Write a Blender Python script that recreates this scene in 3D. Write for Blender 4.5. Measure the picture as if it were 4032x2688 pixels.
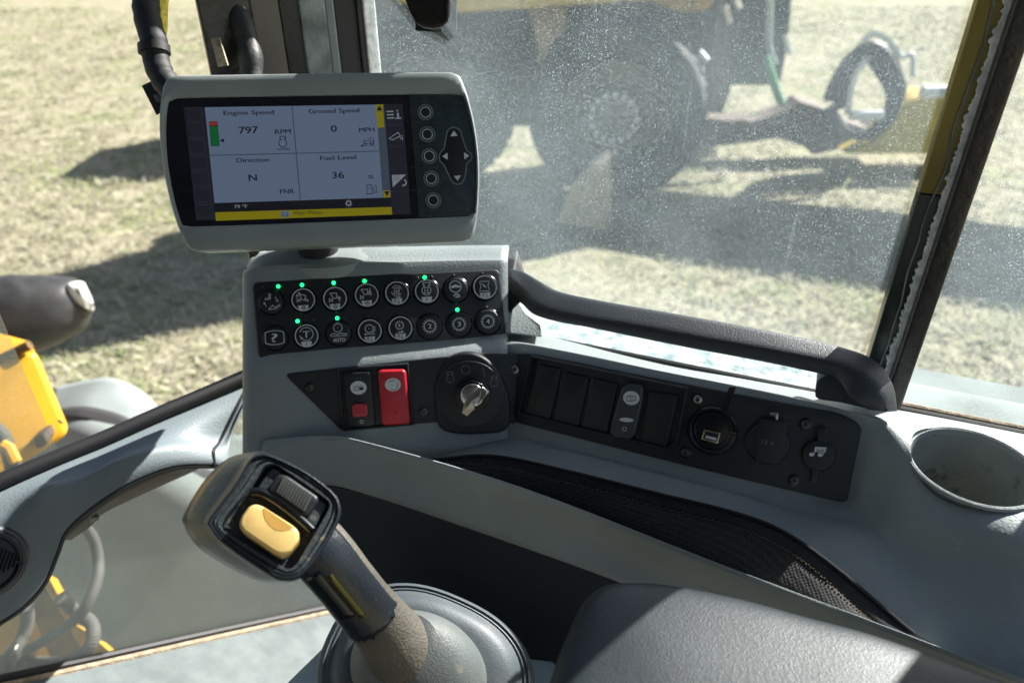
import bpy, bmesh, math, random
from math import sin, cos, pi, radians, tan, atan2, hypot
from mathutils import Vector as V, Matrix
random.seed(7)
for o in list(bpy.data.objects): bpy.data.objects.remove(o)
SC = bpy.context.scene
H = 2.6                      # eye height above the ground
F = 2912.6                   # focal length in photo pixels
# ------------------------------------------------------------------ camera, sky, sun, exposure
cd = bpy.data.cameras.new('camera'); cam = bpy.data.objects.new('camera', cd); SC.collection.objects.link(cam)
cam.location = (0, 0, H); cam.rotation_euler = (radians(90 - 32), 0, 0)
cd.sensor_width = 36; cd.lens = 36 * F / 4032; cd.clip_start = 0.01; cd.clip_end = 2000
cd.dof.use_dof = True; cd.dof.focus_distance = 0.57; cd.dof.aperture_fstop = 6
SC.camera = cam
SUN_AZ = radians(41); SUN_EL = radians(33.5)      # azimuth from +X towards +Y
S = V((cos(SUN_AZ)*cos(SUN_EL), sin(SUN_AZ)*cos(SUN_EL), sin(SUN_EL)))
w = bpy.data.worlds.new('World'); SC.world = w; w.use_nodes = True
nt = w.node_tree; bg = nt.nodes['Background']; sky = nt.nodes.new('ShaderNodeTexSky')
sky.sky_type = 'NISHITA'; sky.sun_disc = False; sky.sun_elevation = SUN_EL; sky.sun_rotation = pi/2 - SUN_AZ
sky.dust_density = 1.5
nt.links.new(sky.outputs[0], bg.inputs[0]); bg.inputs[1].default_value = 0.05
sd = bpy.data.lights.new('sun', 'SUN'); sd.energy = 5; sd.angle = radians(0.6); sd.color = (1, .97, .92)
sun = bpy.data.objects.new('sun', sd); SC.collection.objects.link(sun)
sun.rotation_euler = S.to_track_quat('Z', 'Y').to_euler()
SC.view_settings.view_transform = 'Standard'; SC.view_settings.look = 'None'
SC.view_settings.exposure = 1.52; SC.view_settings.gamma = 1
SC.cycles.max_bounces = 8; SC.cycles.transparent_max_bounces = 16

# ------------------------------------------------------------------ geometry helpers
KS = {'0': (0, 0, 1.71429), '1': (540, 240, .5952), '2': (940, 1020, .4677), '3': (1640, 1320, .7653), '4': (600, 1700, .6803),
      '5': (0, 1000, 1.0763), '6': (1400, 0, 1.119), '7': (2400, 1500, .7577), '8': (0, 0, .7016), 'A': (3300, 0, .5101),
      'B': (3300, 800, .7657), 'C': (1400, 0, .6378), 'D': (2500, 0, .5102), 'E': (500, 0, .4677), 'F': (0, 1900, .5025),
      'G': (1900, 980, .7653), 'H': (0, 1000, .5738)}
EYE = V((0, 0, H))
def ray(k, x, y):            # view direction with unit depth
    o = KS[k]; X = (o[0] + x*o[2] - 2016)/F; Y = (1344 - o[1] - y*o[2])/F
    return V((X, .84805 + .52992*Y, -.52992 + .84805*Y))
def D(k, x, y, d): return EYE + ray(k, x, y)*d
def Z(k, x, y, h): r = ray(k, x, y); return EYE + r*(-h/r.z)
def Gd(k, x, y, h=0.0): r = ray(k, x, y); return EYE + r*((h - H)/r.z)
AX = V((.934, -.358, 0)); NX = V((.358, .934, 0))
def AB(a, b, z): return EYE + AX*a + NX*b + V((0, 0, z))
def inwards(k, x, y, b):     # on the vertical plane parallel to the side wall at distance b
    r = ray(k, x, y); return EYE + r*(b/r.dot(NX))
NF = V((-.69, .725, 0)).normalized()
def onF(k, x, y, b=.63): r = ray(k, x, y); return EYE + r*(b*1.09/r.dot(NF))
class Pl:
    def __init__(s, o, n):
        s.o = o; s.n = n.normalized()
        if s.n.y > 0: s.n = -s.n                # faces the viewer
        ex = V((1, 0, 0)); s.ex = (ex - s.n*ex.dot(s.n)).normalized(); s.ey = s.n.cross(s.ex)
    def hit(s, k, x, y, off=0.0):
        r = ray(k, x, y); o = s.o + s.n*off
        return EYE + r*((o - EYE).dot(s.n)/r.dot(s.n))
    def L(s, k, x, y, off=0.0):
        p = s.hit(k, x, y, off) - s.o; return (p.dot(s.ex), p.dot(s.ey))
    def W(s, p, off=0.0): return s.o + s.ex*p[0] + s.ey*p[1] + s.n*off
    def px(s, k, x, y): return abs(V(s.L(k, x + 1, y)).x - s.L(k, x, y)[0])
def pl3(a, b, c): return Pl(a, (b - a).cross(c - a))
def cr(p0, p1, p2, p3, t):
    return ((p1*2) + (p2 - p0)*t + (p0*2 - p1*5 + p2*4 - p3)*t*t + (p1*3 - p0 - p2*3 + p3)*t*t*t)*.5
def spline(pts, n=6, closed=False):
    pts = [V(p) for p in pts]; N = len(pts); out = []
    g = (lambda i: pts[i % N]) if closed else (lambda i: pts[i] if 0 <= i < N else (pts[0]*2 - pts[1] if i < 0 else pts[-1]*2 - pts[-2]))
    for i in range(N if closed else N - 1):
        for j in range(n): out.append(cr(g(i-1), g(i), g(i+1), g(i+2), j/n))
    if not closed: out.append(pts[-1])
    return out
def rnd(pts, r, seg=5):      # round the corners of a 2D polygon
    N = len(pts); out = []
    for i in range(N):
        ri = r[i] if isinstance(r, (list, tuple)) else r
        p = V(pts[i]); a = V(pts[i-1]) - p; b = V(pts[(i+1) % N]) - p
        m = min(ri, a.length*.49, b.length*.49)
        if m < 1e-6: out.append((p.x, p.y)); continue
        a = a.normalized()*m; b = b.normalized()*m
        for j in range(seg + 1):
            t = j/seg; q = (p + a)*(1-t)**2 + p*2*t*(1-t) + (p + b)*t*t; out.append((q.x, q.y))
    return out
def circ(c, r, n=40, ry=None, a0=0): return [(c[0] + r*cos(a0 + 2*pi*i/n), c[1] + (ry or r)*sin(a0 + 2*pi*i/n)) for i in range(n)]
def area(p): return sum(p[i-1][0]*p[i][1] - p[i][0]*p[i-1][1] for i in range(len(p)))/2
def inset(p, d):
    if area(p) < 0: p = p[::-1]
    N = len(p); out = []
    for i in range(N):
        a = V(p[i]) - V(p[i-1]); b = V(p[(i+1) % N]) - V(p[i])
        if a.length < 1e-9: a = b
        if b.length < 1e-9: b = a
        na = V((-a.y, a.x)).normalized(); nb = V((-b.y, b.x)).normalized(); m = na + nb
        if m.length < .2: m = na
        m.normalize(); c = max(.5, m.dot(na)); q = V(p[i]) + m*(d/c); out.append((q.x, q.y))
    return out
# ------------------------------------------------------------------ objects
COL = SC.collection
def smooth(me, ang=40):
    me.polygons.foreach_set('use_smooth', [True]*len(me.polygons))
    try: me.set_sharp_from_angle(angle=radians(ang))
    except Exception: pass
def link(name, me, m, parent=None, ang=40):
    for q in (m if isinstance(m, list) else [m]): me.materials.append(q)
    smooth(me, ang)
    o = bpy.data.objects.new(name, me); COL.objects.link(o)
    if parent is not None:
        o.parent = parent; o.matrix_parent_inverse = WM[parent.name].inverted()
    WM[o.name] = Matrix.Identity(4)
    return o
WM = {}
def thing(name, label, cat, loc, group=None):
    o = bpy.data.objects.new(name, None); COL.objects.link(o); o.location = loc; o.empty_display_size = .05
    WM[o.name] = Matrix.Translation(loc); o['label'] = label; o['category'] = cat
    if group: o['group'] = group
    return o
def tag(o, label, cat, group=None):
    o['label'] = label; o['category'] = cat
    if group: o['group'] = group
    return o
def kind(o, k): o['kind'] = k; return o
class M:                      # mesh collector
    def __init__(s): s.v = []; s.f = []; s.mi = []
    def add(s, vs, fs, mi=0):
        n = len(s.v); s.v += [tuple(x) for x in vs]; s.f += [tuple(n + i for i in f) for f in fs]; s.mi += [mi]*len(fs); return s
    def rings(s, R, c0=True, c1=True, closed=True, mi=0):
        n = len(R[0]); vs = [p for r in R for p in r]; fs = []
        for i in range(len(R) - 1):
            for j in range(n if closed else n - 1):
                k = (j + 1) % n; fs.append((i*n + j, i*n + k, (i+1)*n + k, (i+1)*n + j))
        if c0: fs.append(tuple(range(n))[::-1])
        if c1: fs.append(tuple((len(R)-1)*n + j for j in range(n)))
        return s.add(vs, fs, mi)
    def slab(s, pl, p, top, bot, bev=.0005, seg=3, mi=0):
        if area(p) < 0: p = p[::-1]
        R = [[pl.W(q, bot) for q in p]]
        for j in range(seg + 1):
            t = j/seg*pi/2; q = inset(p, bev*(1 - cos(t))) if j else p
            R.append([pl.W(a, top - bev + bev*sin(t)) for a in q])
        return s.rings(R, mi=mi)
    def tube(s, path, r, n=12, mi=0, caps=True):
        path = [V(p) for p in path]; N = len(path); R = []; up = None
        for i, p in enumerate(path):
            t = (path[min(i+1, N-1)] - path[max(i-1, 0)]).normalized()
            if up is None: up = t.orthogonal().normalized()
            up = (up - t*up.dot(t)).normalized(); b = t.cross(up); ri = r[i] if isinstance(r, (list, tuple)) else r
            R.append([p + (up*cos(2*pi*j/n) + b*sin(2*pi*j/n))*ri for j in range(n)])
        return s.rings(R, c0=caps, c1=caps, mi=mi)
    def box(s, lo, hi, mi=0, mat=None):
        vs = [V((x, y, z)) for x in (lo[0], hi[0]) for y in (lo[1], hi[1]) for z in (lo[2], hi[2])]
        if mat is not None: vs = [mat @ q for q in vs]
        return s.add(vs, [(0,1,3,2), (4,6,7,5), (0,4,5,1), (2,3,7,6), (0,2,6,4), (1,5,7,3)], mi)
    def patch(s, rows, nu=6, nv=6, mi=0):
        rows = [spline(r, nu) for r in rows]; cols = [spline([r[i] for r in rows], nv) for i in range(len(rows[0]))]
        a = len(cols); b = len(cols[0]); vs = [p for c in cols for p in c]
        return s.add(vs, [(i*b + j, (i+1)*b + j, (i+1)*b + j + 1, i*b + j + 1) for i in range(a-1) for j in range(b-1)], mi)
    def build(s, name, m, parent=None, ang=40, solid=0, bev=0, fixn=True):
        me = bpy.data.meshes.new(name); me.from_pydata(s.v, [], s.f)
        me.polygons.foreach_set('material_index', s.mi)
        if fixn or bev:
            bm = bmesh.new(); bm.from_mesh(me)
            if fixn: bmesh.ops.recalc_face_normals(bm, faces=bm.faces)
            if bev:
                es = [e for e in bm.edges if len(e.link_faces) == 2 and e.calc_face_angle() > .5]
                bmesh.ops.bevel(bm, geom=es, offset=bev, segments=3, affect='EDGES', profile=.6, clamp_overlap=True)
            bm.to_mesh(me); bm.free()
        o = link(name, me, m, parent, ang)
        if solid: q = o.modifiers.new('solid', 'SOLIDIFY'); q.thickness = solid; q.offset = -1
        return o
def bar(lo, hi, dep, z0, z1):  # vertical prism between two plan points
    d = V((hi[0]-lo[0], hi[1]-lo[1], 0)); n = V((-d.y, d.x, 0)).normalized()*dep
    a = V((lo[0], lo[1], 0)); b = V((hi[0], hi[1], 0)); P = [a, b, b + n, a + n]
    return [[p + V((0, 0, z0)) for p in P], [p + V((0, 0, z1)) for p in P]]
FC = {}
def textmesh(t, off=0.0):
    if (t, off) in FC: return FC[(t, off)]
    c = bpy.data.curves.new('t', 'FONT'); c.body = t; c.offset = off; c.resolution_u = 3; c.size = 1
    o = bpy.data.objects.new('t', c); COL.objects.link(o); bpy.context.view_layer.update()
    me = bpy.data.meshes.new_from_object(o.evaluated_get(bpy.context.evaluated_depsgraph_get()))
    vs = [(v.co.x, v.co.y) for v in me.vertices]; fs = [tuple(p.vertices) for p in me.polygons]
    bpy.data.objects.remove(o); bpy.data.curves.remove(c); bpy.data.meshes.remove(me)
    FC[(t, off)] = (vs, fs); return vs, fs
class Flat:                   # flat print laid on a plane, drawn in photo coordinates
    def __init__(s, pl, k, off): s.pl = pl; s.k = k; s.off = off; s.m = M(); s.mi = 0; s.e = 0
    def _o(s): s.e += .00003; return s.off + s.e
    def L(s, x, y): return s.pl.L(s.k, x, y, s.off)
    def poly2(s, q):
        o = s._o(); s.m.add([s.pl.W(a, o) for a in q], [tuple(range(len(q)))], s.mi)
    def poly(s, pts, r=0):
        q = [s.L(*p) for p in pts]; s.poly2(rnd(q, r*s.pl.px(s.k, *pts[0])) if r else q); return s
    def stroke(s, pts, wd=4, closed=False):
        q = [V(s.L(*p)) for p in pts]; h = wd*s.pl.px(s.k, *pts[0])/2; N = len(q); a = []; b = []
        for i in range(N):
            if closed: p0, p1 = q[i-1], q[(i+1) % N]
            else: p0, p1 = q[max(i-1, 0)], q[min(i+1, N-1)]
            e1 = (q[i] - p0); e2 = (p1 - q[i])
            if e1.length < 1e-9: e1 = e2
            if e2.length < 1e-9: e2 = e1
            n1 = V((-e1.y, e1.x)).normalized(); n2 = V((-e2.y, e2.x)).normalized(); m = n1 + n2
            m = m.normalized() if m.length > .3 else n1; c = max(.6, m.dot(n1)); a.append(q[i] + m*h/c); b.append(q[i] - m*h/c)
        o = s._o(); vs = [s.pl.W(p, o) for p in a] + [s.pl.W(p, o) for p in b]
        s.m.add(vs, [(i, (i+1) % N, N + (i+1) % N, N + i) for i in range(N if closed else N-1)], s.mi); return s
    def circle(s, x, y, r, wd=0, n=32, a0=0, a1=2*pi, ry=None):
        c = s.L(x, y); R = r*s.pl.px(s.k, x, y); RY = (ry or r)*s.pl.px(s.k, x, y)
        if not wd: s.poly2([(c[0] + R*cos(a0 + (a1-a0)*i/n), c[1] + RY*sin(a0 + (a1-a0)*i/n)) for i in range(n if a1-a0 > 6.28 else n+1)]); return s
        h = wd*s.pl.px(s.k, x, y)/2; o = s._o(); vs = []
        full = a1 - a0 > 6.28; m = n if full else n + 1
        for q in (R+h, R-h):
            for i in range(m): t = a0 + (a1-a0)*i/n; vs.append(s.pl.W((c[0] + q*cos(t), c[1] + q*RY/R*sin(t)), o))
        s.m.add(vs, [(i, (i+1) % m, m + (i+1) % m, m + i) for i in range(m if full else n)], s.mi); return s
    def text(s, t, p0, p1, h, bold=.0):
        vs, fs = textmesh(t); xs = [v[0] for v in vs]; x0, x1 = min(xs), max(xs)
        a = V(s.L(*p0)); b = V(s.L(*p1)); ex = b - a; W = ex.length; ex.normalize(); ey = V((-ex.y, ex.x))
        cap = .73; hh = h*s.pl.px(s.k, *p0)/cap; o = s._o()
        for q in ((-.5, .5) if bold else (0,)):
            s.m.add([s.pl.W(a + ex*((v[0]-x0)/(x1-x0)*W + q*hh*.045) + ey*(v[1]*hh), o) for v in vs], fs, s.mi); o = s._o()
        return s
    def build(s, name, mats, parent): return s.m.build(name, mats, parent, fixn=False)

# ------------------------------------------------------------------ materials
def mat(name, col, rough=.5, bump=None, metal=0.0, var=0.0, vscale=30, emit=None, es=1.0, spec=.5, col2=None, coat=0, dirt=None, dscale=60, dth=.55):
    m = bpy.data.materials.new(name); m.use_nodes = True; n = m.node_tree; p = n.nodes['Principled BSDF']; l = n.links.new
    p.inputs['Base Color'].default_value = (*col, 1); p.inputs['Roughness'].default_value = rough
    p.inputs['Metallic'].default_value = metal; p.inputs['Specular IOR Level'].default_value = spec; p.inputs['Coat Weight'].default_value = coat
    tc = n.nodes.new('ShaderNodeTexCoord'); src = None
    def noise(sc, det=4):
        t = n.nodes.new('ShaderNodeTexNoise'); t.inputs['Scale'].default_value = sc; t.inputs['Detail'].default_value = det
        l(tc.outputs['Object'], t.inputs['Vector']); return t
    if var or col2:
        t = noise(vscale, 6); r = n.nodes.new('ShaderNodeValToRGB'); l(t.outputs['Fac'], r.inputs[0])
        c2 = col2 or tuple(min(1, c*(1+var)) for c in col); c1 = col if col2 else tuple(c*(1-var) for c in col)
        r.color_ramp.elements[0].position = .35; r.color_ramp.elements[1].position = .65
        r.color_ramp.elements[0].color = (*c1, 1); r.color_ramp.elements[1].color = (*c2, 1); src = r.outputs[0]
    if dirt:
        t = noise(dscale, 10); t.inputs['Roughness'].default_value = .7; r = n.nodes.new('ShaderNodeMapRange'); r.inputs[1].default_value = dth; r.inputs[2].default_value = dth + .12
        l(t.outputs['Fac'], r.inputs[0]); mx = n.nodes.new('ShaderNodeMix'); mx.data_type = 'RGBA'; l(r.outputs[0], mx.inputs[0])
        if src: l(src, mx.inputs[6])
        else: mx.inputs[6].default_value = (*col, 1)
        mx.inputs[7].default_value = (*dirt, 1); src = mx.outputs[2]
    if src: l(src, p.inputs['Base Color'])
    if bump:
        t = noise(bump[0], 3 if len(bump) < 3 else bump[2]); b = n.nodes.new('ShaderNodeBump'); b.inputs['Strength'].default_value = bump[1]
        b.inputs['Distance'].default_value = .6/bump[0]; l(t.outputs['Fac'], b.inputs['Height']); l(b.outputs[0], p.inputs['Normal'])
    if emit: p.inputs['Emission Color'].default_value = (*emit, 1); p.inputs['Emission Strength'].default_value = es
    return m
GREY = (.250, .280, .280)
m_cons = mat('console_grey_plastic', GREY, .47, (520, .42), var=.07, vscale=14, dirt=(.34, .35, .33), dscale=45, dth=.62)
m_cons2 = mat('darker_grey_plastic', (.11, .13, .14), .5, (1100, .5), var=.08)
m_trim = mat('trim_blue_grey_plastic', (.17, .205, .220), .52, (520, .35), var=.08, vscale=12)
m_case = mat('monitor_casing_grey', (.27, .30, .29), .42, (1600, .35), var=.06, vscale=25)
m_black = mat('black_textured_plastic', (.012, .015, .018), .48, (1300, .6), dirt=(.06, .06, .055), dscale=500, dth=.68)
m_blk_gl = mat('black_gloss_plastic', (.006, .008, .01), .22, var=.2)
m_btn = mat('black_rubber_button', (.011, .014, .017), .42, (1500, .3))
m_hand = mat('black_grained_handle_plastic', (.022, .027, .033), .44, (900, .55), spec=.7)
m_white = mat('white_print', (.62, .65, .66), .55)
m_grey_pr = mat('grey_print', (.16, .18, .19), .6)
m_faint = mat('faint_print', (.07, .08, .085), .6)
m_dark_ink = mat('dark_ink', (.01, .01, .012), .6)
m_red = mat('red_plastic', (.50, .016, .03), .38, var=.12, vscale=60, dirt=(.2, .02, .03), dscale=150, dth=.62)
m_red2 = mat('faded_red_plastic', (.52, .045, .06), .45)
m_yel_btn = mat('yellow_worn_button', (.80, .54, .19), .5, var=.06, vscale=80, dirt=(.42, .2, .05), dscale=160, dth=.64)
m_yellow = mat('yellow_machine_paint', (.80, .40, .02), .42, var=.08, vscale=8, dirt=(.30, .17, .03), dscale=14, dth=.62)
m_yellow_d = mat('dusty_yellow_paint', (.60, .44, .14), .6, var=.2, vscale=3, dirt=(.10, .075, .045), dscale=5, dth=.55)
m_brown = mat('rusty_brown_steel', (.10, .065, .045), .75, (60, .6), var=.4, vscale=6)
m_metal = mat('worn_steel', (.45, .45, .44), .28, metal=1, var=.2, vscale=90)
m_chrome = mat('chromed_steel', (.75, .76, .76), .14, metal=1)
m_brass = mat('brass_key_steel', (.55, .5, .38), .3, metal=1, var=.2, vscale=200)
m_rub = mat('black_rubber', (.008, .008, .009), .6, (900, .2))
m_rubber_g = mat('grey_dusty_rubber', (.085, .10, .11), .5, (700, .25), var=.2, vscale=30, dirt=(.16, .16, .15), dscale=40, dth=.58)
m_tyre = mat('dusty_tyre_rubber', (.03, .032, .034), .85, (40, .8), var=.5, vscale=4, dirt=(.12, .105, .085), dscale=6, dth=.55)
m_fend = mat('grey_fender_plastic', (.26, .29, .28), .55, var=.15, vscale=5)
m_lens = mat('lamp_lens', (.75, .75, .68), .25, var=.1, vscale=40)
m_post = mat('cab_post_black', (.010, .009, .008), .38, (120, .25), var=.4, vscale=20, dirt=(.04, .036, .032), dscale=70, dth=.66)
m_postb = mat('cab_post_brown_grey', (.07, .062, .055), .55, (200, .2), var=.15, vscale=10, dirt=(.012, .012, .012), dscale=25, dth=.6)
m_worn = mat('dusty_glossy_trim', (.11, .13, .13), .35, (80, .4), var=.45, vscale=40)
m_pale = mat('pale_dusty_seal', (.86, .92, .89), .6, (500, .6), var=.3, vscale=140)
m_ledge_refl = mat('ledge_reflection_mottle', (.12, .18, .18), .6, (90, .6), vscale=60, col2=(.46, .49, .48), spec=.1)  # pale mottling paints the glass reflections onto the ledge
m_tan = mat('tan_foam_seal', (.32, .25, .17), .85, (400, .8), var=.3, vscale=100)
m_net = None
m_net_edge = mat('black_fabric_binding', (.012, .012, .014), .8, (1200, .8), var=.3, vscale=200)
m_thread = mat('tan_binding_thread', (.14, .105, .05), .85, var=.3, vscale=300)
m_dirtline = mat('tan_dust', (.16, .12, .075), .9, var=.4, vscale=300)
m_side = mat('dark_navy_side_cover', (.012, .018, .028), .6, (700, .4), var=.15, vscale=10)
m_hose = mat('grey_dusty_hose', (.10, .095, .085), .7, var=.2, vscale=20)
m_cup = mat('stained_cup_plastic', (.21, .23, .22), .5, (300, .2), var=.1, vscale=30, dirt=(.05, .05, .045), dscale=34, dth=.54)
m_cupb = mat('stained_cup_bottom', (.20, .155, .09), .6, var=.35, vscale=50)
m_lever = mat('lever_black_plastic', (.016, .020, .026), .30, (500, .25), dirt=(.16, .15, .12), dscale=90, dth=.62)
m_leverf = mat('lever_dusty_face', (.045, .055, .06), .45, (500, .4), dirt=(.22, .2, .14), dscale=120, dth=.56)
m_navy = mat('roof_lining', (.10, .10, .10), .9)
def wrinkled(name, col, col2, sc, rough, strength, dirt=None):
    m = mat(name, col, rough, var=.1, vscale=20, col2=col2, dirt=dirt, dscale=30, dth=.6); n = m.node_tree; l = n.links.new; p = n.nodes['Principled BSDF']
    tc = n.nodes.new('ShaderNodeTexCoord'); v = n.nodes.new('ShaderNodeTexVoronoi'); v.feature = 'DISTANCE_TO_EDGE'; v.inputs['Scale'].default_value = sc
    nz = n.nodes.new('ShaderNodeTexNoise'); nz.inputs['Scale'].default_value = sc*.6; nz.inputs['Detail'].default_value = 4
    mx = n.nodes.new('ShaderNodeMix'); mx.data_type = 'VECTOR'; mx.inputs[0].default_value = .012
    l(tc.outputs['Object'], nz.inputs['Vector']); l(tc.outputs['Object'], mx.inputs[4]); l(nz.outputs['Color'], mx.inputs[5]); l(mx.outputs[1], v.inputs['Vector'])
    a = n.nodes.new('ShaderNodeMath'); a.operation = 'MINIMUM'; a.inputs[1].default_value = .25; l(v.outputs['Distance'], a.inputs[0])
    b2 = n.nodes.new('ShaderNodeMath'); b2.operation = 'MULTIPLY_ADD'; b2.inputs[1].default_value = .25; l(nz.outputs['Fac'], b2.inputs[0]); l(a.outputs[0], b2.inputs[2])
    b = n.nodes.new('ShaderNodeBump'); b.inputs['Strength'].default_value = strength; b.inputs['Distance'].default_value = .8/sc; l(b2.outputs[0], b.inputs['Height']); l(b.outputs[0], p.inputs['Normal'])
    return m
m_arm = wrinkled('black_wrinkled_leather', (.014, .019, .023), (.022, .029, .034), 330, .46, .14)
m_worn_l = wrinkled('worn_tan_leather', (.075, .068, .056), (.125, .112, .09), 260, .55, .45, (.05, .045, .04))
m_boot = wrinkled('grey_worn_rubber_boot', (.10, .115, .118), (.15, .16, .155), 380, .48, .3, (.24, .22, .17))
def emis(name, c, s):
    m = bpy.data.materials.new(name); m.use_nodes = True; n = m.node_tree; p = n.nodes['Principled BSDF']
    p.inputs['Base Color'].default_value = (.01, .01, .01, 1); p.inputs['Roughness'].default_value = .3
    p.inputs['Emission Color'].default_value = (*c, 1); p.inputs['Emission Strength'].default_value = s; return m
E = .22                      # screen level for this exposure
m_lcd = emis('lcd_white', (.125, .17, .26), E); m_lcdy = emis('lcd_yellow', (.24, .21, .005), E); m_lcdg = emis('lcd_green', (.005, .12, .03), E)
m_lcdr = emis('lcd_red', (.30, .025, .025), E); m_lcdk = emis('lcd_black', (.006, .007, .012), E); m_lcdd = emis('lcd_dark_grey', (.05, .07, .10), E)
m_lcdp = emis('lcd_panel', (.014, .014, .024), E); m_lcdw = emis('lcd_icon', (.22, .26, .30), E)
m_led = emis('green_led', (.01, 1, .22), 1.1); m_ledoff = mat('unlit_led', (.03, .033, .035), .4)
def glass(name, tint, dust, dcol, sc, amt, trans=.6, speck=.5, tex=(6, .35)):
    m = bpy.data.materials.new(name); m.use_nodes = True; n = m.node_tree; l = n.links.new; n.nodes.remove(n.nodes['Principled BSDF'])
    N = lambda t: n.nodes.new(t)
    out = n.nodes['Material Output']; tr = N('ShaderNodeBsdfTransparent'); tr.inputs[0].default_value = (*tint, 1)
    gl = N('ShaderNodeBsdfGlossy'); gl.inputs['Roughness'].default_value = .02; gl.inputs[0].default_value = (1, 1, 1, 1)
    fr = N('ShaderNodeLayerWeight'); pw = N('ShaderNodeMath'); pw.operation = 'POWER'; pw.inputs[1].default_value = 4; l(fr.outputs['Facing'], pw.inputs[0]); fm = N('ShaderNodeMath'); fm.operation = 'MULTIPLY_ADD'; fm.inputs[1].default_value = .5; fm.inputs[2].default_value = .025; l(pw.outputs[0], fm.inputs[0]); a = N('ShaderNodeMixShader'); l(fm.outputs[0], a.inputs[0]); l(tr.outputs[0], a.inputs[1]); l(gl.outputs[0], a.inputs[2])
    df = N('ShaderNodeBsdfDiffuse'); df.inputs[0].default_value = (*dcol, 1); ts = N('ShaderNodeBsdfTranslucent'); ts.inputs[0].default_value = (*dcol, 1)
    d = N('ShaderNodeMixShader'); d.inputs[0].default_value = trans; l(df.outputs[0], d.inputs[1]); l(ts.outputs[0], d.inputs[2])
    tc = N('ShaderNodeTexCoord')
    def nz(s, det, st=None):
        t = N('ShaderNodeTexNoise'); t.inputs['Scale'].default_value = s; t.inputs['Detail'].default_value = det
        if st:
            mp = N('ShaderNodeMapping'); mp.inputs['Scale'].default_value = st; mp.inputs['Rotation'].default_value = (0, 0, .4); l(tc.outputs['Object'], mp.inputs[0]); l(mp.outputs[0], t.inputs['Vector'])
        else: l(tc.outputs['Object'], t.inputs['Vector'])
        return t.outputs['Fac']
    def rng(x, a, b, c, e):
        r = N('ShaderNodeMapRange'); r.inputs[1].default_value = a; r.inputs[2].default_value = b; r.inputs[3].default_value = c; r.inputs[4].default_value = e; l(x, r.inputs[0]); return r.outputs[0]
    def mul(x, y):
        q = N('ShaderNodeMath'); q.operation = 'MULTIPLY'; l(x, q.inputs[0]); l(y, q.inputs[1]); return q.outputs[0]
    def addm(x, y):
        q = N('ShaderNodeMath'); q.operation = 'ADD'; l(x, q.inputs[0]); l(y, q.inputs[1]); q.use_clamp = True; return q.outputs[0]
    big = rng(nz(tex[0], 5), .3, .7, 1 - tex[1], 1 + tex[1]); fine = rng(nz(sc, 3), .35, .75, .75, 1.35)
    base = mul(big, fine); k = N('ShaderNodeValue'); k.outputs[0].default_value = dust; base = mul(base, k.outputs[0])
    spk = rng(nz(sc*1.3, 2), .60, .72, 0, speck*1.1); vo = N('ShaderNodeTexVoronoi'); vo.inputs['Scale'].default_value = sc*.5; l(tc.outputs['Object'], vo.inputs['Vector'])
    dots = rng(vo.outputs['Distance'], .07, .14, speck*.9, 0); pm = rng(nz(sc*.3, 2), .5, .56, 0, 1); dots = mul(dots, pm); patch = rng(nz(3.5, 6), .38, .62, .25, 1.5); patch2 = rng(nz(14, 5, (1, 1, .35)), .35, .65, .4, 1.3); patch = mul(patch, patch2); dots = mul(dots, patch); spk = mul(spk, patch)
    scr = rng(nz(60, 2, (1.2, 1, .06)), .70, .73, 0, speck*.14)
    fac = addm(addm(base, addm(spk, dots)), scr)
    fin = N('ShaderNodeMixShader'); l(fac, fin.inputs[0]); l(a.outputs[0], fin.inputs[1]); l(d.outputs[0], fin.inputs[2]); l(fin.outputs[0], out.inputs[0])
    return m
m_gl_r = glass('dusty_side_glass', (.955, .97, .97), .052, (.62, .74, .80), 800, .2, speck=.30, tex=(6, .6))
m_gl_f = glass('dusty_windscreen_glass', (.95, .97, .95), .16, (.86, .88, .80), 700, .1, speck=.12, tex=(5, .3))
m_gl_l = glass('hazy_lower_glass', (.92, .94, .92), .17, (.90, .93, .90), 700, .1, speck=.10, tex=(5, .25))
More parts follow.
